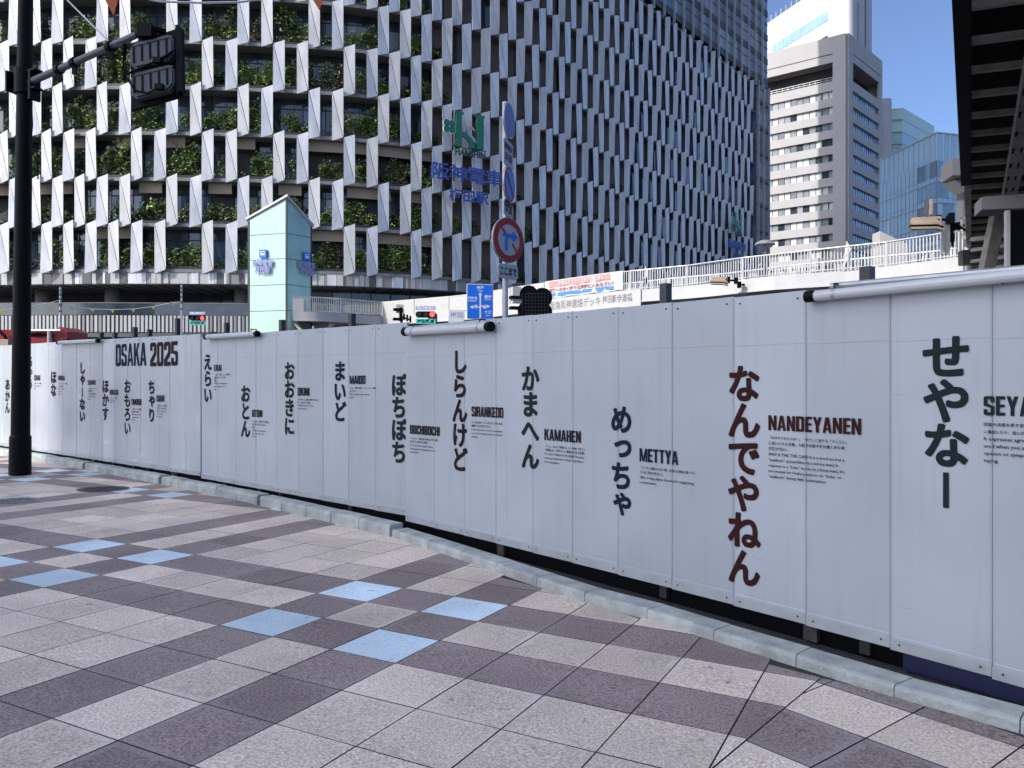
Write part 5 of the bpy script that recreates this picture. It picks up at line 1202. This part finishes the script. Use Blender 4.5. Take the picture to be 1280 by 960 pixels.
m = MB(); q = st.lerp(tip, .72) + Vector((0, 0, .06)); m.tube([q, at(78, -6, Zp + .2)], .014, M['steel'], 6); m.build('stay_wire', t)
# pennant rope along the very top of the picture
Lr = [at(120, -22, 14), at(163, -6, 14), at(200, 2, 14), at(250, 3.6, 14), at(300, 2.6, 14), at(340, -3, 14), at(398, -14, 14), at(470, -40, 14)]
pennant_line(Lr, [(at(138, -10, 14), 1.15), (at(396, -12, 14), .95)], M['orange'], 'rope with faded orange pennants high above the left of the street', .34, .02)
# ------------------------------------------------------------------ side-on signals by the bridge
def side_signal(px, py, Z, L_, label, arm_to, up=True):
    """horizontal three-lamp signal seen from behind: tan housing with three hoods"""
    c = at(px, py, Z); t = thing('traffic_signal', c, label, 'traffic light'); u = Vector((.96, -.28, 0)).normalized(); n = Vector((u.y, -u.x, 0)); w = Vector((0, 0, 1)); h = L_ * .3
    m = MB(); pts = [(-L_ / 2, -h * .3), (-L_ / 2 + .1, -h / 2), (L_ / 2 - .05, -h / 2), (L_ / 2, -h * .3), (L_ / 2, h * .4), (L_ / 2 - .08, h / 2), (-L_ / 2 + .05, h / 2), (-L_ / 2, h * .35)]
    m.prism(pts, c, u, w, -n * .2, M['tan']); m.build('housing', t)
    for k in range(3):
        m = MB(); z = -h * .22 - k * h * .25
        cv = [(-L_ / 2 - .05, z), (L_ / 2 - .15, z - .03), (L_ / 2 + .04, z - .12), (L_ / 2 + .04, z - .18), (L_ / 2 - .2, z - .10), (-L_ / 2, z - .07)]
        m.prism(cv, c + n * .12, u, w, -n * .36, M['tan'] if k % 2 == 0 else M['black']); m.build('hood', t)
    m = MB(); pts_ = [c + u * L_ * .4] + [at(*a) for a in arm_to]; m.tube(pts_, .05, M['black'], 8)
    for p in pts_[1:]: m.cbox(p, .2, .2, .3, M['black'], u)
    m.build('arm', t); return t, c, u, n
ts, c, u, n = side_signal(1158, 276, 30, 1.05, 'tan hooded traffic signal seen from behind in front of the blue glass block', [(1173, 274, 30), (1186, 275, 30.2), (1197, 283, 30.5), (1214, 281, 31)])
m = MB(); q = at(1158, 262, 30); m.prism([(-.14, -.2), (.02, -.25), (.1, .1), (.02, .55), (-.08, .2)], q, u, (0, 0, 1), n * .05, M['gray_signal']); m.prism([(.08, -.2), (.2, -.2), (.2, .38), (.08, .38)], q, u, (0, 0, 1), n * .05, M['tan']); m.build('sensor_plate', ts)
m = MB(); m.cbox(at(1181.5, 298, 30.5), .28, .25, 1.25, M['white'], u); m.tube([at(1181, 285, 30.4), at(1178, 300, 30.3), at(1181, 318, 30.4)], .04, M['white'], 8); m.build('control_box', ts)
m = MB(); 
for y in (272, 284, 297): m.cbox(at(1189, y, 30.6), .22, .2, .35, M['black'], u)
m.tube([at(1189.5, 266, 30.6), at(1190.5, 308, 30.6)], .05, M['black'], 8); m.build('clamp_stack', ts)
tb, c, u, n = side_signal(899, 349, 38, .75, 'small tan signal hanging on the fascia of the white footbridge', [(910, 350, 38), (920, 351, 38), (924, 356, 38.2), (936, 355.5, 38.5)])
m = MB(); m.cbox(at(936, 356, 38.6), .25, .3, .3, M['gray_signal'], u); m.tube([at(935.5, 360, 38.5), at(935.5, 369, 38.5)], .03, M['black'], 6); m.build('junction_box', tb)
# dark camera cluster behind the hoarding
c = at(500, 393, 42); t = thing('signal_cluster', c, 'cluster of dark signal hoods seen edge on, left of the lit red signal', 'traffic light')
m = MB()
for dx, dy, w_, h_ in ((-3, -6, 10, 3), (-3, 6, 11, 3), (1, 0, 3, 17)): m.cbox(at(500 + dx, 393 + dy, 42), w_ * 42 / F, .4, h_ * 42 / F, M['black'], (1, .3, 0))
m.build('hood', t); m = MB(); m.tube([at(502, 396, 42), at(513, 400, 42.2)], .05, M['black'], 6)
for k in range(3): m.cbox(at(505 + k * 4, 396 + k * 1.6, 42), .1, .1, .35, M['black'])
m.build('arm', t); m = MB(); m.cbox(at(500, 386, 42.1), .4, .1, .45, M['offwhite'], (1, .2, 0)); m.build('plate', t); m = MB(); a = at(502, 398, 42.2); m.tube([a, Vector((a.x, a.y, -.4))], .07, M['gray_signal'], 8); m.build('post', t)
c = at(647, 374, 44); t = thing('signal_cluster', c, 'pale signal housing seen edge on between the sign post and the black clover board', 'traffic light')
m = MB(); m.cbox(at(645, 369, 44), .5, .4, .9, M['white'], (1, .3, 0)); m.build('housing', t); m = MB()
for y in (372, 385): m.cbox(at(644, y, 43.9), .6, .5, .16, M['black'], (1, .3, 0))
m.tube([at(651, 362, 44), at(652, 386, 44)], .06, M['frame_dark'], 8); a = at(650, 386, 44); m.tube([a, Vector((a.x, a.y, -.4))], .07, M['gray_signal'], 8); m.build('bracket', t)
# direction plates low on the bridge, small white plate left of the board
c = at(571, 396, 47); t = thing('small_plate', c, 'small white plate with grey characters just left of the blue direction board', 'sign'); u = Vector((1, .2, 0)).normalized(); n = Vector((u.y, -u.x, 0))
m = MB(); m.prism([(-.5, -.5), (.5, -.42), (.5, .42), (-.5, .42)], c, u, (0, 0, 1), -n * .04, M['sign_white']); m.build('plate', t); m = MB(); put_text(m, '梅田', M['lilac_plate'], c + n * .005 - u * .38 + Vector((0, 0, -.05)), u, (0, 0, 1), .76, .34, .01, 2); m.build('lettering', t)
m = MB(); a = at(571, 398, 47.1); m.tube([a, Vector((a.x, a.y, -.4))], .05, M['steel'], 8); m.build('post', t)

# ------------------------------------------------------------------ red construction machine behind the far hoarding
Zm = 27; t = thing('construction_machine', at(35, 480, Zm) + Vector((0, 0, -1.9)), 'dark red construction machine whose top shows over the far left hoarding', 'machine')
def slab_(name, px0, y0, px1, y1, mt, dep=1.2, Z=Zm):
    a, b = at(px0, y1, Z), at(px1, y0, Z); m = MB(); m.box(a, (b.x - a.x, 0, 0), (0, dep, 0), (0, 0, b.z - a.z), mt); return m.build(name, t)
m = MB(); P_ = [(-6, 412), (45, 412.5), (46, 416), (30, 417), (30, 421), (52, 422), (62, 419), (64, 416), (75, 408.5), (84, 414), (84, 423), (76, 430), (60, 436), (-6, 440)]
o_ = at(0, 480, Zm); m.prism([(x * Zm / F, (480 - y) * Zm / F) for x, y in P_], o_, (1, 0, 0), (0, 0, 1), (0, 1.3, 0), M['machine_red']); m.build('boom', t)
m = MB(); m.tube([at(34, 413.5, Zm - .1), at(76, 413, Zm - .1)], .05, M['steel'], 8); m.tube([at(62, 414, Zm - .1), at(62, 430, Zm - .1)], .07, M['steel'], 8); m.build('hydraulic_rod', t)
slab_('cab_window', -6, 424, 10, 440, M['soffit'], .6, Zm - .5); m = MB(); m.tube([at(-4, 411, Zm - .2), at(6, 420, Zm - .2), at(13, 436, Zm - .2)], .06, M['black'], 8); m.build('hose', t)
a = at(35, 440, Zm); m = MB(); m.box((a.x - 2.2, Zm + .1, -.2), (4.2, 0, 0), (0, 2.6, 0), (0, 0, a.z + .25), M['machine_red']); m.build('body', t)
m = MB()
for y in (Zm - .1, Zm + 2.3): m.box((a.x - 2.4, y, -.55), (4.6, 0, 0), (0, .5, 0), (0, 0, .9), M['black'])
m.build('track', t)

# ------------------------------------------------------------------ elevated deck at the right
dk = thing('elevated_deck', (12, 20, -.4), 'dark elevated deck overhead at the right with ribbed underside and pale girders', 'elevated road')
HD = EYE + 5.5
E = lambda Z: Vector((.586 * Z, Z, 0)); dd = Vector((.506, .863, 0)).normalized(); rv = Vector((.94, -.34, 0)).normalized()
Z0, Z1 = 8.6, 42.0
def skew(o0, o1, z0, z1, mt, name, Za=Z0, Zb=Z1):
    m = MB(); a, b = E(Za), E(Zb); m.hexa([a + rv * o0 + Vector((0, 0, z0)), a + rv * o1 + Vector((0, 0, z0)), b + rv * o1 + Vector((0, 0, z0)), b + rv * o0 + Vector((0, 0, z0)), a + rv * o0 + Vector((0, 0, z1)), a + rv * o1 + Vector((0, 0, z1)), b + rv * o1 + Vector((0, 0, z1)), b + rv * o0 + Vector((0, 0, z1))], mt); return m.build(name, dk)
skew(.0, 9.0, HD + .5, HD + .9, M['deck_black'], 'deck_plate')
skew(-.24, .01, HD - .05, HD + 1.3, M['deck_black'], 'edge_girder', Z0, 21.5); skew(-.16, .01, HD - .02, HD + 1.2, M['beam_dim'], 'edge_girder', 21.55, Z1)  # far stretch paler: light falling on the girder is in its colour
k = 0; Z = 11.48 - 1.18 * 2
while Z < Z1 - .5:
    m = MB(); a = E(Z); d_ = dd * .10; zz = Vector((0, 0, HD)); m.hexa([a + zz, a + zz + rv * 8.8, a + zz + rv * 8.8 + d_, a + zz + d_, a + zz + Vector((0, 0, .12)), a + zz + rv * 8.8 + Vector((0, 0, .12)), a + zz + rv * 8.8 + d_ + Vector((0, 0, .12)), a + zz + d_ + Vector((0, 0, .12))], M['beam_beige'])
    m.build('cross_rib', dk); Z += 1.18; k += 1
def beam2(o, wd, z, h, name, mt, Za=Z0, Zb=30):
    skew(o, o + wd, z, z + h, mt, name, Za, Zb)
m = MB(); GA_, GB_ = E(Z0), E(30)
m.hexa([q_ + rv * o_ + Vector((0, 0, z_)) for z_ in (HD - .28, HD + .02) for q_, o_ in ((GA_, .78), (GA_, 1.12), (GB_, 1.12), (GB_, .78))], M['beam_dim'])
for Z in np.arange(9.4, 30, 1.18):
    for s in (.83, .99): 
        for q in (0, .12, .24): p = E(Z + q) + rv * s + Vector((0, 0, HD - .295)); m.cbox(p, .035, .035, .03, M['black'])
m.build('main_girder', dk)
beam2(3.0, .3, HD - .3, .32, 'main_girder', M['beam_dim'])
skew(2.0, 2.06, HD - .1, HD - .04, M['black'], 'conduit', Z0, 34)
# cross head, column and dark side screen further along
a = at(1227, 267, 19.0); ch_ = thing('cross_head', (a.x + 2, a.y - .6, -.4), 'grey concrete cross head and column carrying the dark elevated deck', 'pier')
m = MB(); zt_, zb_ = EYE + (HY - 246) / F * 19, EYE + (HY - 268) / F * 19
m.hexa([(a.x, a.y, zb_ + .12), (a.x + 4.5, a.y - 1.6, zb_ - .05), (a.x + 4.8, a.y - .8, zb_ - .05), (a.x + .3, a.y + .8, zb_ + .12), (a.x, a.y, zt_), (a.x + 4.5, a.y - 1.6, zt_), (a.x + 4.8, a.y - .8, zt_), (a.x + .3, a.y + .8, zt_)], M['clad_b']); m.build('beam', ch_)
m = MB(); m.tube([(a.x + 3.4, a.y - .8, -.4), (a.x + 3.4, a.y - .8, zb_)], .6, M['tower_gray'], 20); m.build('column', ch_)
a, b = at(1262, 345, 17.5), at(1262, 263, 17.5); sc_ = thing('screen_panel', (a.x + 1.2, a.y, -.4), 'tall black screen panel with a pale edge post below the elevated deck', 'screen')
m = MB(); m.box((a.x, a.y, -.4), (3.2, -1.0, 0), (.05, .12, 0), (0, 0, b.z + .4), M['black']); m.build('sheet', sc_)
m = MB(); m.box((a.x - .07, a.y - .02, -.4), (.06, -.02, 0), (.02, .14, 0), (0, 0, b.z + .4), M['offwhite']); m.build('edge_post', sc_)
# struts of the stair frame below the deck, small boxes by the deck edge
sf = thing('stair_frame', at(1240, 470, 24) + Vector((0, 0, -1.6)), 'sooty beige steel trestle under the elevated deck behind the footbridge end', 'steel frame')
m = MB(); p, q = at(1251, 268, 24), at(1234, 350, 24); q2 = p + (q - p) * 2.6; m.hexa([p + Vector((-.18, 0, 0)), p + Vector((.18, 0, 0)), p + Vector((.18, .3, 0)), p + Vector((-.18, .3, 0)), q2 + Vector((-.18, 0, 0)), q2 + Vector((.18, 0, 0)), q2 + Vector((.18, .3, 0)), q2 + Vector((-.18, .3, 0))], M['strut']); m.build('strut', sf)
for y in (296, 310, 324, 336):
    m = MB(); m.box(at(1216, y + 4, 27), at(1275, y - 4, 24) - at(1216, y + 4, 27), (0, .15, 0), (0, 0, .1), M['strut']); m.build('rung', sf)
m = MB(); p = at(1211, 330, 31.5); m.tube([(p.x, p.y, -.4), (p.x, p.y, HD)], .16, M['white'], 12); m.build('post', sf)
m = MB(); m.cbox(at(1218, 322, 30.5), 1.0, .5, .55, M['frame_dark'], (1, -.2, 0)); m.build('cable_box', sf)
m = MB(); m.tube([at(1203, 293, 30.4), at(1207, 298, 30.2), at(1216, 300, 29.5), at(1232, 298, 28)], .06, M['offwhite'], 8); m.tube([at(1196, 281, 30.5), at(1225, 299, 29), at(1262, 300, 25)], .05, M['black'], 8); m.build('conduit', sf)
m = MB()
for x0, y0, x1, y1 in ((1202, 272, 1203.5, 285), (1208, 272, 1209.5, 285), (1202, 272, 1209.5, 273.5), (1202, 283.5, 1209.5, 285)): p, q = at(x0, y1, 30.3), at(x1, y0, 30.3); m.box(p, (q.x - p.x, 0, 0), (0, .08, 0), (0, 0, q.z - p.z), M['white'])
m.build('cable_frame', sf)
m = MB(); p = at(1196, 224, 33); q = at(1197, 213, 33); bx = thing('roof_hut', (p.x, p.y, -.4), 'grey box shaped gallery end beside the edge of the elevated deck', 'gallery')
m.cbox(at(1197, 213, 33), .85, 1.2, .7, M['clad_c'], (1, -.15, 0)); m.build('box', bx); m = MB(); m.prism([(-.2, 0), (.5, 0), (.5, -.5)], at(1199, 224.5, 33), (1, 0, 0), (0, 0, 1), (0, 1, 0), M['clad_b']); m.build('gusset', bx); m = MB(); p = at(1204, 224, 33.4); m.box((p.x, p.y, -.4), (.5, 0, 0), (0, .5, 0), (0, 0, p.z + .4), M['clad_c']); m.build('leg', bx)  # box and leg coloured dark in place of shade

# ------------------------------------------------------------------ office towers at the right
def wall_frame(a, b):
    d = (b - a); L_ = d.length; d.normalize(); return d, Vector((d.y, -d.x)), L_
def band_face(root, a, b, t0, t1, zs_, h, wpane, mat_fn, rec=.35, frame=M['frame_dark'], name='window_band'):
    """recessed ribbon windows on the wall a->b"""
    d, n, L_ = wall_frame(a, b)
    for z in zs_:
        m = MB(); o = lambda t, zz, off: (a.x + d.x * t + n.x * off, a.y + d.y * t + n.y * off, zz)
        t = t0
        while t < t1 - .2:
            e = min(t1, t + wpane); j = rnd.uniform(-.03, .03)
            m.mesh([o(t + .05, z, .02 + j), o(e - .05, z, .02 - j), o(e - .05, z + h, .02 - j), o(t + .05, z + h, .02 + j)], [(0, 1, 2, 3)], mat_fn(t)); t = e
            m.box(o(t - .05, z, .02), (d.x * .1, d.y * .1, 0), (n.x * .1, n.y * .1, 0), (0, 0, h), frame)
        m.build(name, root)
def ribbed_wall(root, a, b, z0, z1, gaps, t0, t1, thick, mt, name='wall'):
    """wall slab in front of the window plane with long horizontal openings (gaps) between t0 and t1"""
    d, n, L_ = wall_frame(a, b); m = MB()
    def bx(ta, tb, za, zb): m.box((a.x + d.x * ta, a.y + d.y * ta, za), (d.x * (tb - ta), d.y * (tb - ta), 0), (n.x * thick, n.y * thick, 0), (0, 0, zb - za), mt)
    if t0 > 0: bx(0, t0, z0, z1)
    if t1 < L_: bx(t1, L_, z0, z1)
    z = z0
    for ga, gb in sorted(gaps): bx(t0, t1, z, ga); z = gb
    bx(t0, t1, z, z1); m.build(name, root)
C_ = Vector((81.1, 190.0)); LD = Vector((15, -11.6)).normalized(); RD = Vector((16, 16.6)).normalized()
A_ = C_ - LD * 34; B_ = C_ + RD * 23.0
gt = thing('office_tower', (C_.x, C_.y, -.4), 'grey stone office tower with long ribbon windows and an open dark loggia near its top', 'building')
zb_ = [73.4 - 1.82 - 3.88 * i for i in range(17)]; gp_ = [(z, z + 1.82) for z in zb_] + [(75.7, 80.3)]
ribbed_wall(gt, A_, C_, -.4, 86.6, gp_, 2.0, 34 - 3.0, .6, M['tower_gray']); ribbed_wall(gt, C_, B_, -.4, 86.6, gp_, 2.7, 20.8, .6, M['tower_gray'])
m = MB(); core = [A_ , C_, B_, B_ - LD * 34]; 
dL, nL_, _ = wall_frame(A_, C_); dR2, nR2, _ = wall_frame(C_, B_)
core = [A_ - nL_ * .02 + dL * .0, C_, B_, A_ + (B_ - C_)]
m.mesh([(p.x, p.y, -.4) for p in core] + [(p.x, p.y, 75.6) for p in core] , [(0, 1, 5, 4), (1, 2, 6, 5), (2, 3, 7, 6), (3, 0, 4, 7), (4, 5, 6, 7)], M['dark_int'])
ins = [A_ - nL_ * 3 , C_ - nL_ * 3 - nR2 * 3, B_ - nR2 * 3, A_ + (B_ - C_)]
m.mesh([(p.x, p.y, 75.6) for p in ins] + [(p.x, p.y, 80.4) for p in ins], [(0, 1, 5, 4), (1, 2, 6, 5), (2, 3, 7, 6), (3, 0, 4, 7)], M['dark_int'])
m.mesh([(p.x, p.y, 80.4) for p in core] + [(p.x, p.y, 86.5) for p in core], [(3, 2, 1, 0), (4, 5, 6, 7), (1, 2, 6, 5), (2, 3, 7, 6), (0, 1, 5, 4)], M['tower_gray']); q_ = B_ + (A_ - C_) * .35; m.mesh([(B_.x, B_.y, 75.6), (q_.x, q_.y, 75.6), (q_.x, q_.y, 80.4), (B_.x, B_.y, 80.4)], [(0, 1, 2, 3)], M['tower_gray']); m.build('core', gt)
m = MB()
for s in range(24): 
    p = A_ + dL * (s * 1.35 + 1) ; 
    if s * 1.35 < 30: m.box((p.x + nL_.x * .1, p.y + nL_.y * .1, 75.7), (dL.x * .08, dL.y * .08, 0), (nL_.x * .1, nL_.y * .1, 0), (0, 0, 1.1), M['steel'])
for zz in (76.2, 76.75): m.box((A_.x + nL_.x * .1 + dL.x * 2, A_.y + nL_.y * .1 + dL.y * 2, zz), (dL.x * 29, dL.y * 29, 0), (nL_.x * .1, nL_.y * .1, 0), (0, 0, .1), M['steel'])
m.build('balustrade', gt)
m = MB()
for (a, b, t0, t1) in ((A_, C_, 0, 31), (C_, B_, 2.7, 21.5)):
    d, n, _ = wall_frame(a, b); m.box((a.x + d.x * t0 + n.x * .6, a.y + d.y * t0 + n.y * .6, 82.2), (d.x * (t1 - t0), d.y * (t1 - t0), 0), (n.x * .05, n.y * .05, 0), (0, 0, .22), M['frame_dark'])
m.build('parapet_joint', gt)
mf1 = lambda t: M['glass'] if rnd.random() < .22 else M['glass_pale'] if rnd.random() < .5 else M['office_blind']
M['office_blind'] = pm('drawn office blind', (0.62, 0.63, 0.60), 0.35, spec=0.6, var=.06)
mf2 = lambda t: M['glass_blue'] if rnd.random() < .8 else M['glass']
M['glass_sky'] = pm('sky blue glazing', (0.30, 0.48, 0.72), 0.1, spec=1.0, var=.15, vscale=.25)
mf2 = lambda t: M['glass_sky']
band_face(gt, A_, C_, 2, 31, zb_, 1.82, 1.55, mf1); band_face(gt, C_, B_, 2.7, 20.8, zb_, 1.82, 1.5, mf2)
# white tower with a rounded corner behind it
Wc = Vector((97.5, 226.0)); WL = Vector((84.9, 262.0)); WLd = (WL - Wc).normalized(); WR = Vector((107.5, 234.0))
wt = thing('white_tower', (Wc.x, Wc.y, -.4), 'white tiled tower with a rounded corner rising behind the grey office tower', 'building')
cor = []
wd, wr = WLd, (WR - Wc).normalized(); rc = 3.2
for k in range(9): t_ = k / 8; p = Wc + wd * rc * (1 - t_) ** 2 + wr * rc * t_ ** 2; cor.append(p)
ring = [WL] + cor + [WR, WR + WLd * 36]; n_ = len(ring)
m = MB(); zt_ = 128
lo_ = [WL] + cor[:6] + [cor[5] + WLd * 4, WR + WLd * 36]
m.mesh([(p.x, p.y, -.4) for p in ring] + [(p.x, p.y, 122) for p in ring], [tuple(range(n_, 2 * n_))] + [(i, n_ + i, n_ + (i + 1) % n_, (i + 1) % n_) for i in range(n_)], M['tower_white']); m.build('wall', wt)
hi = [Wc + WLd * 14] + cor + [WR, WR + WLd * 14]; n_ = len(hi); m = MB(); m.mesh([(p.x, p.y, 121.9) for p in hi] + [(p.x, p.y, 150) for p in hi], [tuple(range(n_, 2 * n_))] + [(i, n_ + i, n_ + (i + 1) % n_, (i + 1) % n_) for i in range(n_)], M['tower_white']); m.build('upper_wall', wt)
wn = Vector((WLd.y, -WLd.x)); wn = wn if wn.x < 0 else -wn
def wall_strip(a, d, n, t0, t1, z0, z1, mt, name, pane=2.0):
    m = MB(); t = t0
    while t < t1: m.box((a.x + d.x * t, a.y + d.y * t, z0), (d.x * (min(t1, t + pane) - t - .25), d.y * (min(t1, t + pane) - t - .25), 0), (n.x * .12, n.y * .12, 0), (0, 0, z1 - z0), mt); t += pane
    m.build(name, wt)
wall_strip(Wc, WLd, wn, 9, 35, 110.5, 113.4, M['glass_sky'], 'window_strip'); wall_strip(Wc, WLd, wn, 9, 18, 105.0, 106.0, M['frame_dark'], 'vent_slot', 3)
wrn = Vector((wr.y, -wr.x)); wall_strip(Wc, wr, wrn, 4.4, 5.0, 80, 113, M['slab'], 'recess_strip', 9); wall_strip(Wc, wr, wrn, 8.5, 9.6, 80, 150, M['slab'], 'recess_strip', 9)
m = MB(); p = WL + WLd * -4; 
for k in range(6): q = WL - WLd * (k * 2.5 + 2); m.tube([(q.x - wn.x * .6, q.y - wn.y * .6, 122), (q.x - wn.x * .6, q.y - wn.y * .6, 124.2)], .12, M['white'], 6)
m.build('roof_rail', wt)
# blue glass block
G0, G1, G2 = Vector((81.4, 150.0)), Vector((78.9, 168.0)), Vector((90.6, 152.6))
gb = thing('glass_block', (G0.x, G0.y, -.4), 'blue glass block with a clear roof-terrace balustrade, below the pale distant tower', 'building')
m = MB(); ring = [G1, G0, G2, G2 + (G1 - G0)]; zr = 44.5
m.mesh([(p.x, p.y, -.4) for p in ring] + [(p.x, p.y, zr) for p in ring], [(4, 5, 6, 7)] + [(i, (i + 1) % 4, 4 + (i + 1) % 4, 4 + i) for i in range(4)], M['frame_dark']); m.build('core', gb)
M['cw_a'] = pm('pale blue curtain glass', (0.30, 0.50, 0.66), 0.12, spec=1.0, var=.12, vscale=.12); M['cw_b'] = pm('mid blue curtain glass', (0.15, 0.30, 0.43), 0.1, spec=1.0, var=.25, vscale=.2)
M['cw_c'] = pm('dark blue curtain glass', (0.06, 0.12, 0.18), 0.08, spec=1.0, var=.3, vscale=.3)
for (a, b, nm, pw) in ((G1, G0, 'front', 1.25), (G0, G2, 'side', 1.25)):
    d, n, L_ = wall_frame(a, b)
    for f in range(11):
        z0 = zr - 4.05 * (f + 1); m = MB(); t = 0
        while t < L_ - .1:
            e = min(L_, t + pw); o = lambda tt, zz, off: (a.x + d.x * tt + n.x * off, a.y + d.y * tt + n.y * off, zz); far = nm == 'front' and t < L_ * .64
            mt = M['cw_a'] if far else (M['cw_c'] if rnd.random() < .55 else M['cw_b']) if nm == 'front' else (M['cw_b'] if rnd.random() < .6 else M['cw_a'])  # near front panes darker: reflected offices put into the glass colour
            m.mesh([o(t + .03, z0 + .95, .06), o(e - .03, z0 + .95, .06), o(e - .03, z0 + 4.0, .06), o(t + .03, z0 + 4.0, .06)], [(0, 1, 2, 3)], mt)
            m.mesh([o(t + .03, z0 + .05, .06), o(e - .03, z0 + .05, .06), o(e - .03, z0 + .9, .06), o(t + .03, z0 + .9, .06)], [(0, 1, 2, 3)], M['cw_a'])
            m.box(o(t - .04, z0, .05), (d.x * .08, d.y * .08, 0), (n.x * .1, n.y * .1, 0), (0, 0, 4.05), M['steel']); t = e
        m.box((a.x + n.x * .05, a.y + n.y * .05, z0 - .06), (d.x * L_, d.y * L_, 0), (n.x * .14, n.y * .14, 0), (0, 0, .14), M['steel'])
        m.build('curtain_wall', gb)
    m = MB(); t = 0
    while t < L_: o = lambda tt, zz, off: (a.x + d.x * tt + n.x * off, a.y + d.y * tt + n.y * off, zz); m.mesh([o(t + .05, zr, 0), o(min(L_, t + 1.6) - .05, zr, 0), o(min(L_, t + 1.6) - .05, zr + 5.2, 0), o(t + .05, zr + 5.2, 0)], [(0, 1, 2, 3)], M['cw_a']); m.box(o(t, zr, .0), (d.x * .1, d.y * .1, 0), (n.x * .1, n.y * .1, 0), (0, 0, 5.3), M['white']); t += 1.6
    m.box((a.x, a.y, zr + 5.2), (d.x * L_, d.y * L_, 0), (n.x * .15, n.y * .15, 0), (0, 0, .25), M['white']); m.build('terrace_balustrade', gb)
# far pale tower
f0 = Vector((128.3, 262)); ft = thing('distant_tower', (f0.x, f0.y, -.4), 'distant pale tower with a white round stair drum and a sloping green glass front', 'building')
m = MB(); c = Vector((124.6, 262)); m.tube([(c.x, c.y, -.4), (c.x, c.y, 96.5)], 2.2, M['tower_white'], 24); m.build('stair_drum', ft)
m = MB(); m.box((119.6, 264, -.4), (2.0, 0, 0), (0, 6, 0), (0, 0, 100), M['tower_white']); m.build('side_slab', ft)
g0, g1, g2 = Vector((126.6, 262.5)), Vector((130.6, 262)), Vector((151.5, 281))
for a, b, mt, nm in ((g0, g1, M['mint_side'], 'end_glazing'), (g1, g2, M['cw_a'], 'front_glazing')):
    d, n, L_ = wall_frame(a, b)
    for f in range(23):
        m = MB(); z0 = f * 4.1; m.box((a.x, a.y, z0), (d.x * L_, d.y * L_, 0), (-n.x * 2, -n.y * 2, 0), (0, 0, 3.95 if nm == 'front_glazing' else 3.2), mt if f < 21 else M['mint']); m.build(nm, ft)
m = MB(); m.hexa([(g0.x + .3, g0.y + .3, -.4), (g1.x, g1.y + .4, -.4), (g2.x, g2.y + .4, -.4), (g2.x - 6, g2.y + 5, -.4), (g0.x + .3, g0.y + .3, 94), (g1.x, g1.y + .4, 94), (g2.x, g2.y + .4, 94), (g2.x - 6, g2.y + 5, 94)], M['tower_gray']); m.build('core', ft)
# low pale roof between the towers
a = at(1100, 286, 95); lr = thing('low_building', (a.x, a.y, -.4), 'low pale building with a sloping roof behind the footbridge railing', 'building')
m = MB(); m.prism([(0, 0), (3.4, -0), (3.4, 19.0), (0, 20.6)], (a.x, 95, -.4), (1, 0, 0), (0, 0, 1), (0, 2, 0), M['tower_gray']); m.build('wall', lr)
m = MB(); m.box((a.x + .9, 94.9, 19.8), (.12, 0, 0), (0, .12, 0), (0, 0, 1.6), M['steel']); m.build('roof_mast', lr)
m = MB(); m.box((46, 118, -.4), (38, 0, 0), (0, 10, 0), (0, 0, 19.4), M['offwhite']); lb = None
lb = m.build('wall'); lb.name = 'station_canopy'; tag(lb, 'long low pale wall seen through the footbridge railing', 'building')

# unseen tower added behind the camera to cast shade on pavement and hoarding
ax_, pe_ = Vector((math.cos(SUN_AZ), math.sin(SUN_AZ))), Vector((-math.sin(SUN_AZ), math.cos(SUN_AZ)))
tw = lambda t_, p_: ax_ * t_ + pe_ * p_
q0 = tw(-92, 8); sb = thing('shade_tower', (q0.x, q0.y, -.4), 'slender beige street tower far behind the camera that shades the pavement', 'building')
TA, TB, PA, PB, TH_ = -104, -80, -4.0, 18.8, 100
m = MB(); rg = [tw(TB, PA), tw(TB, PB), tw(TA, PB), tw(TA, PA)]
m.mesh([(p.x, p.y, -.4) for p in rg] + [(p.x, p.y, TH_) for p in rg], [(0, 1, 5, 4), (1, 2, 6, 5), (2, 3, 7, 6), (3, 0, 4, 7), (4, 5, 6, 7)], M['wall_beige']); m.build('wall', sb)
for f in range(25):
    m = MB()
    for k in range(6):
        q = tw(TB, PA + 1.2 + k * 3.8); m.box((q.x, q.y, 3 + f * 3.9), (pe_.x * 2.6, pe_.y * 2.6, 0), (ax_.x * .06, ax_.y * .06, 0), (0, 0, 2.0), M['glass'])
    m.build('window_row', sb)
for o in list(bpy.data.objects):
    if '_o' in o: del o['_o']
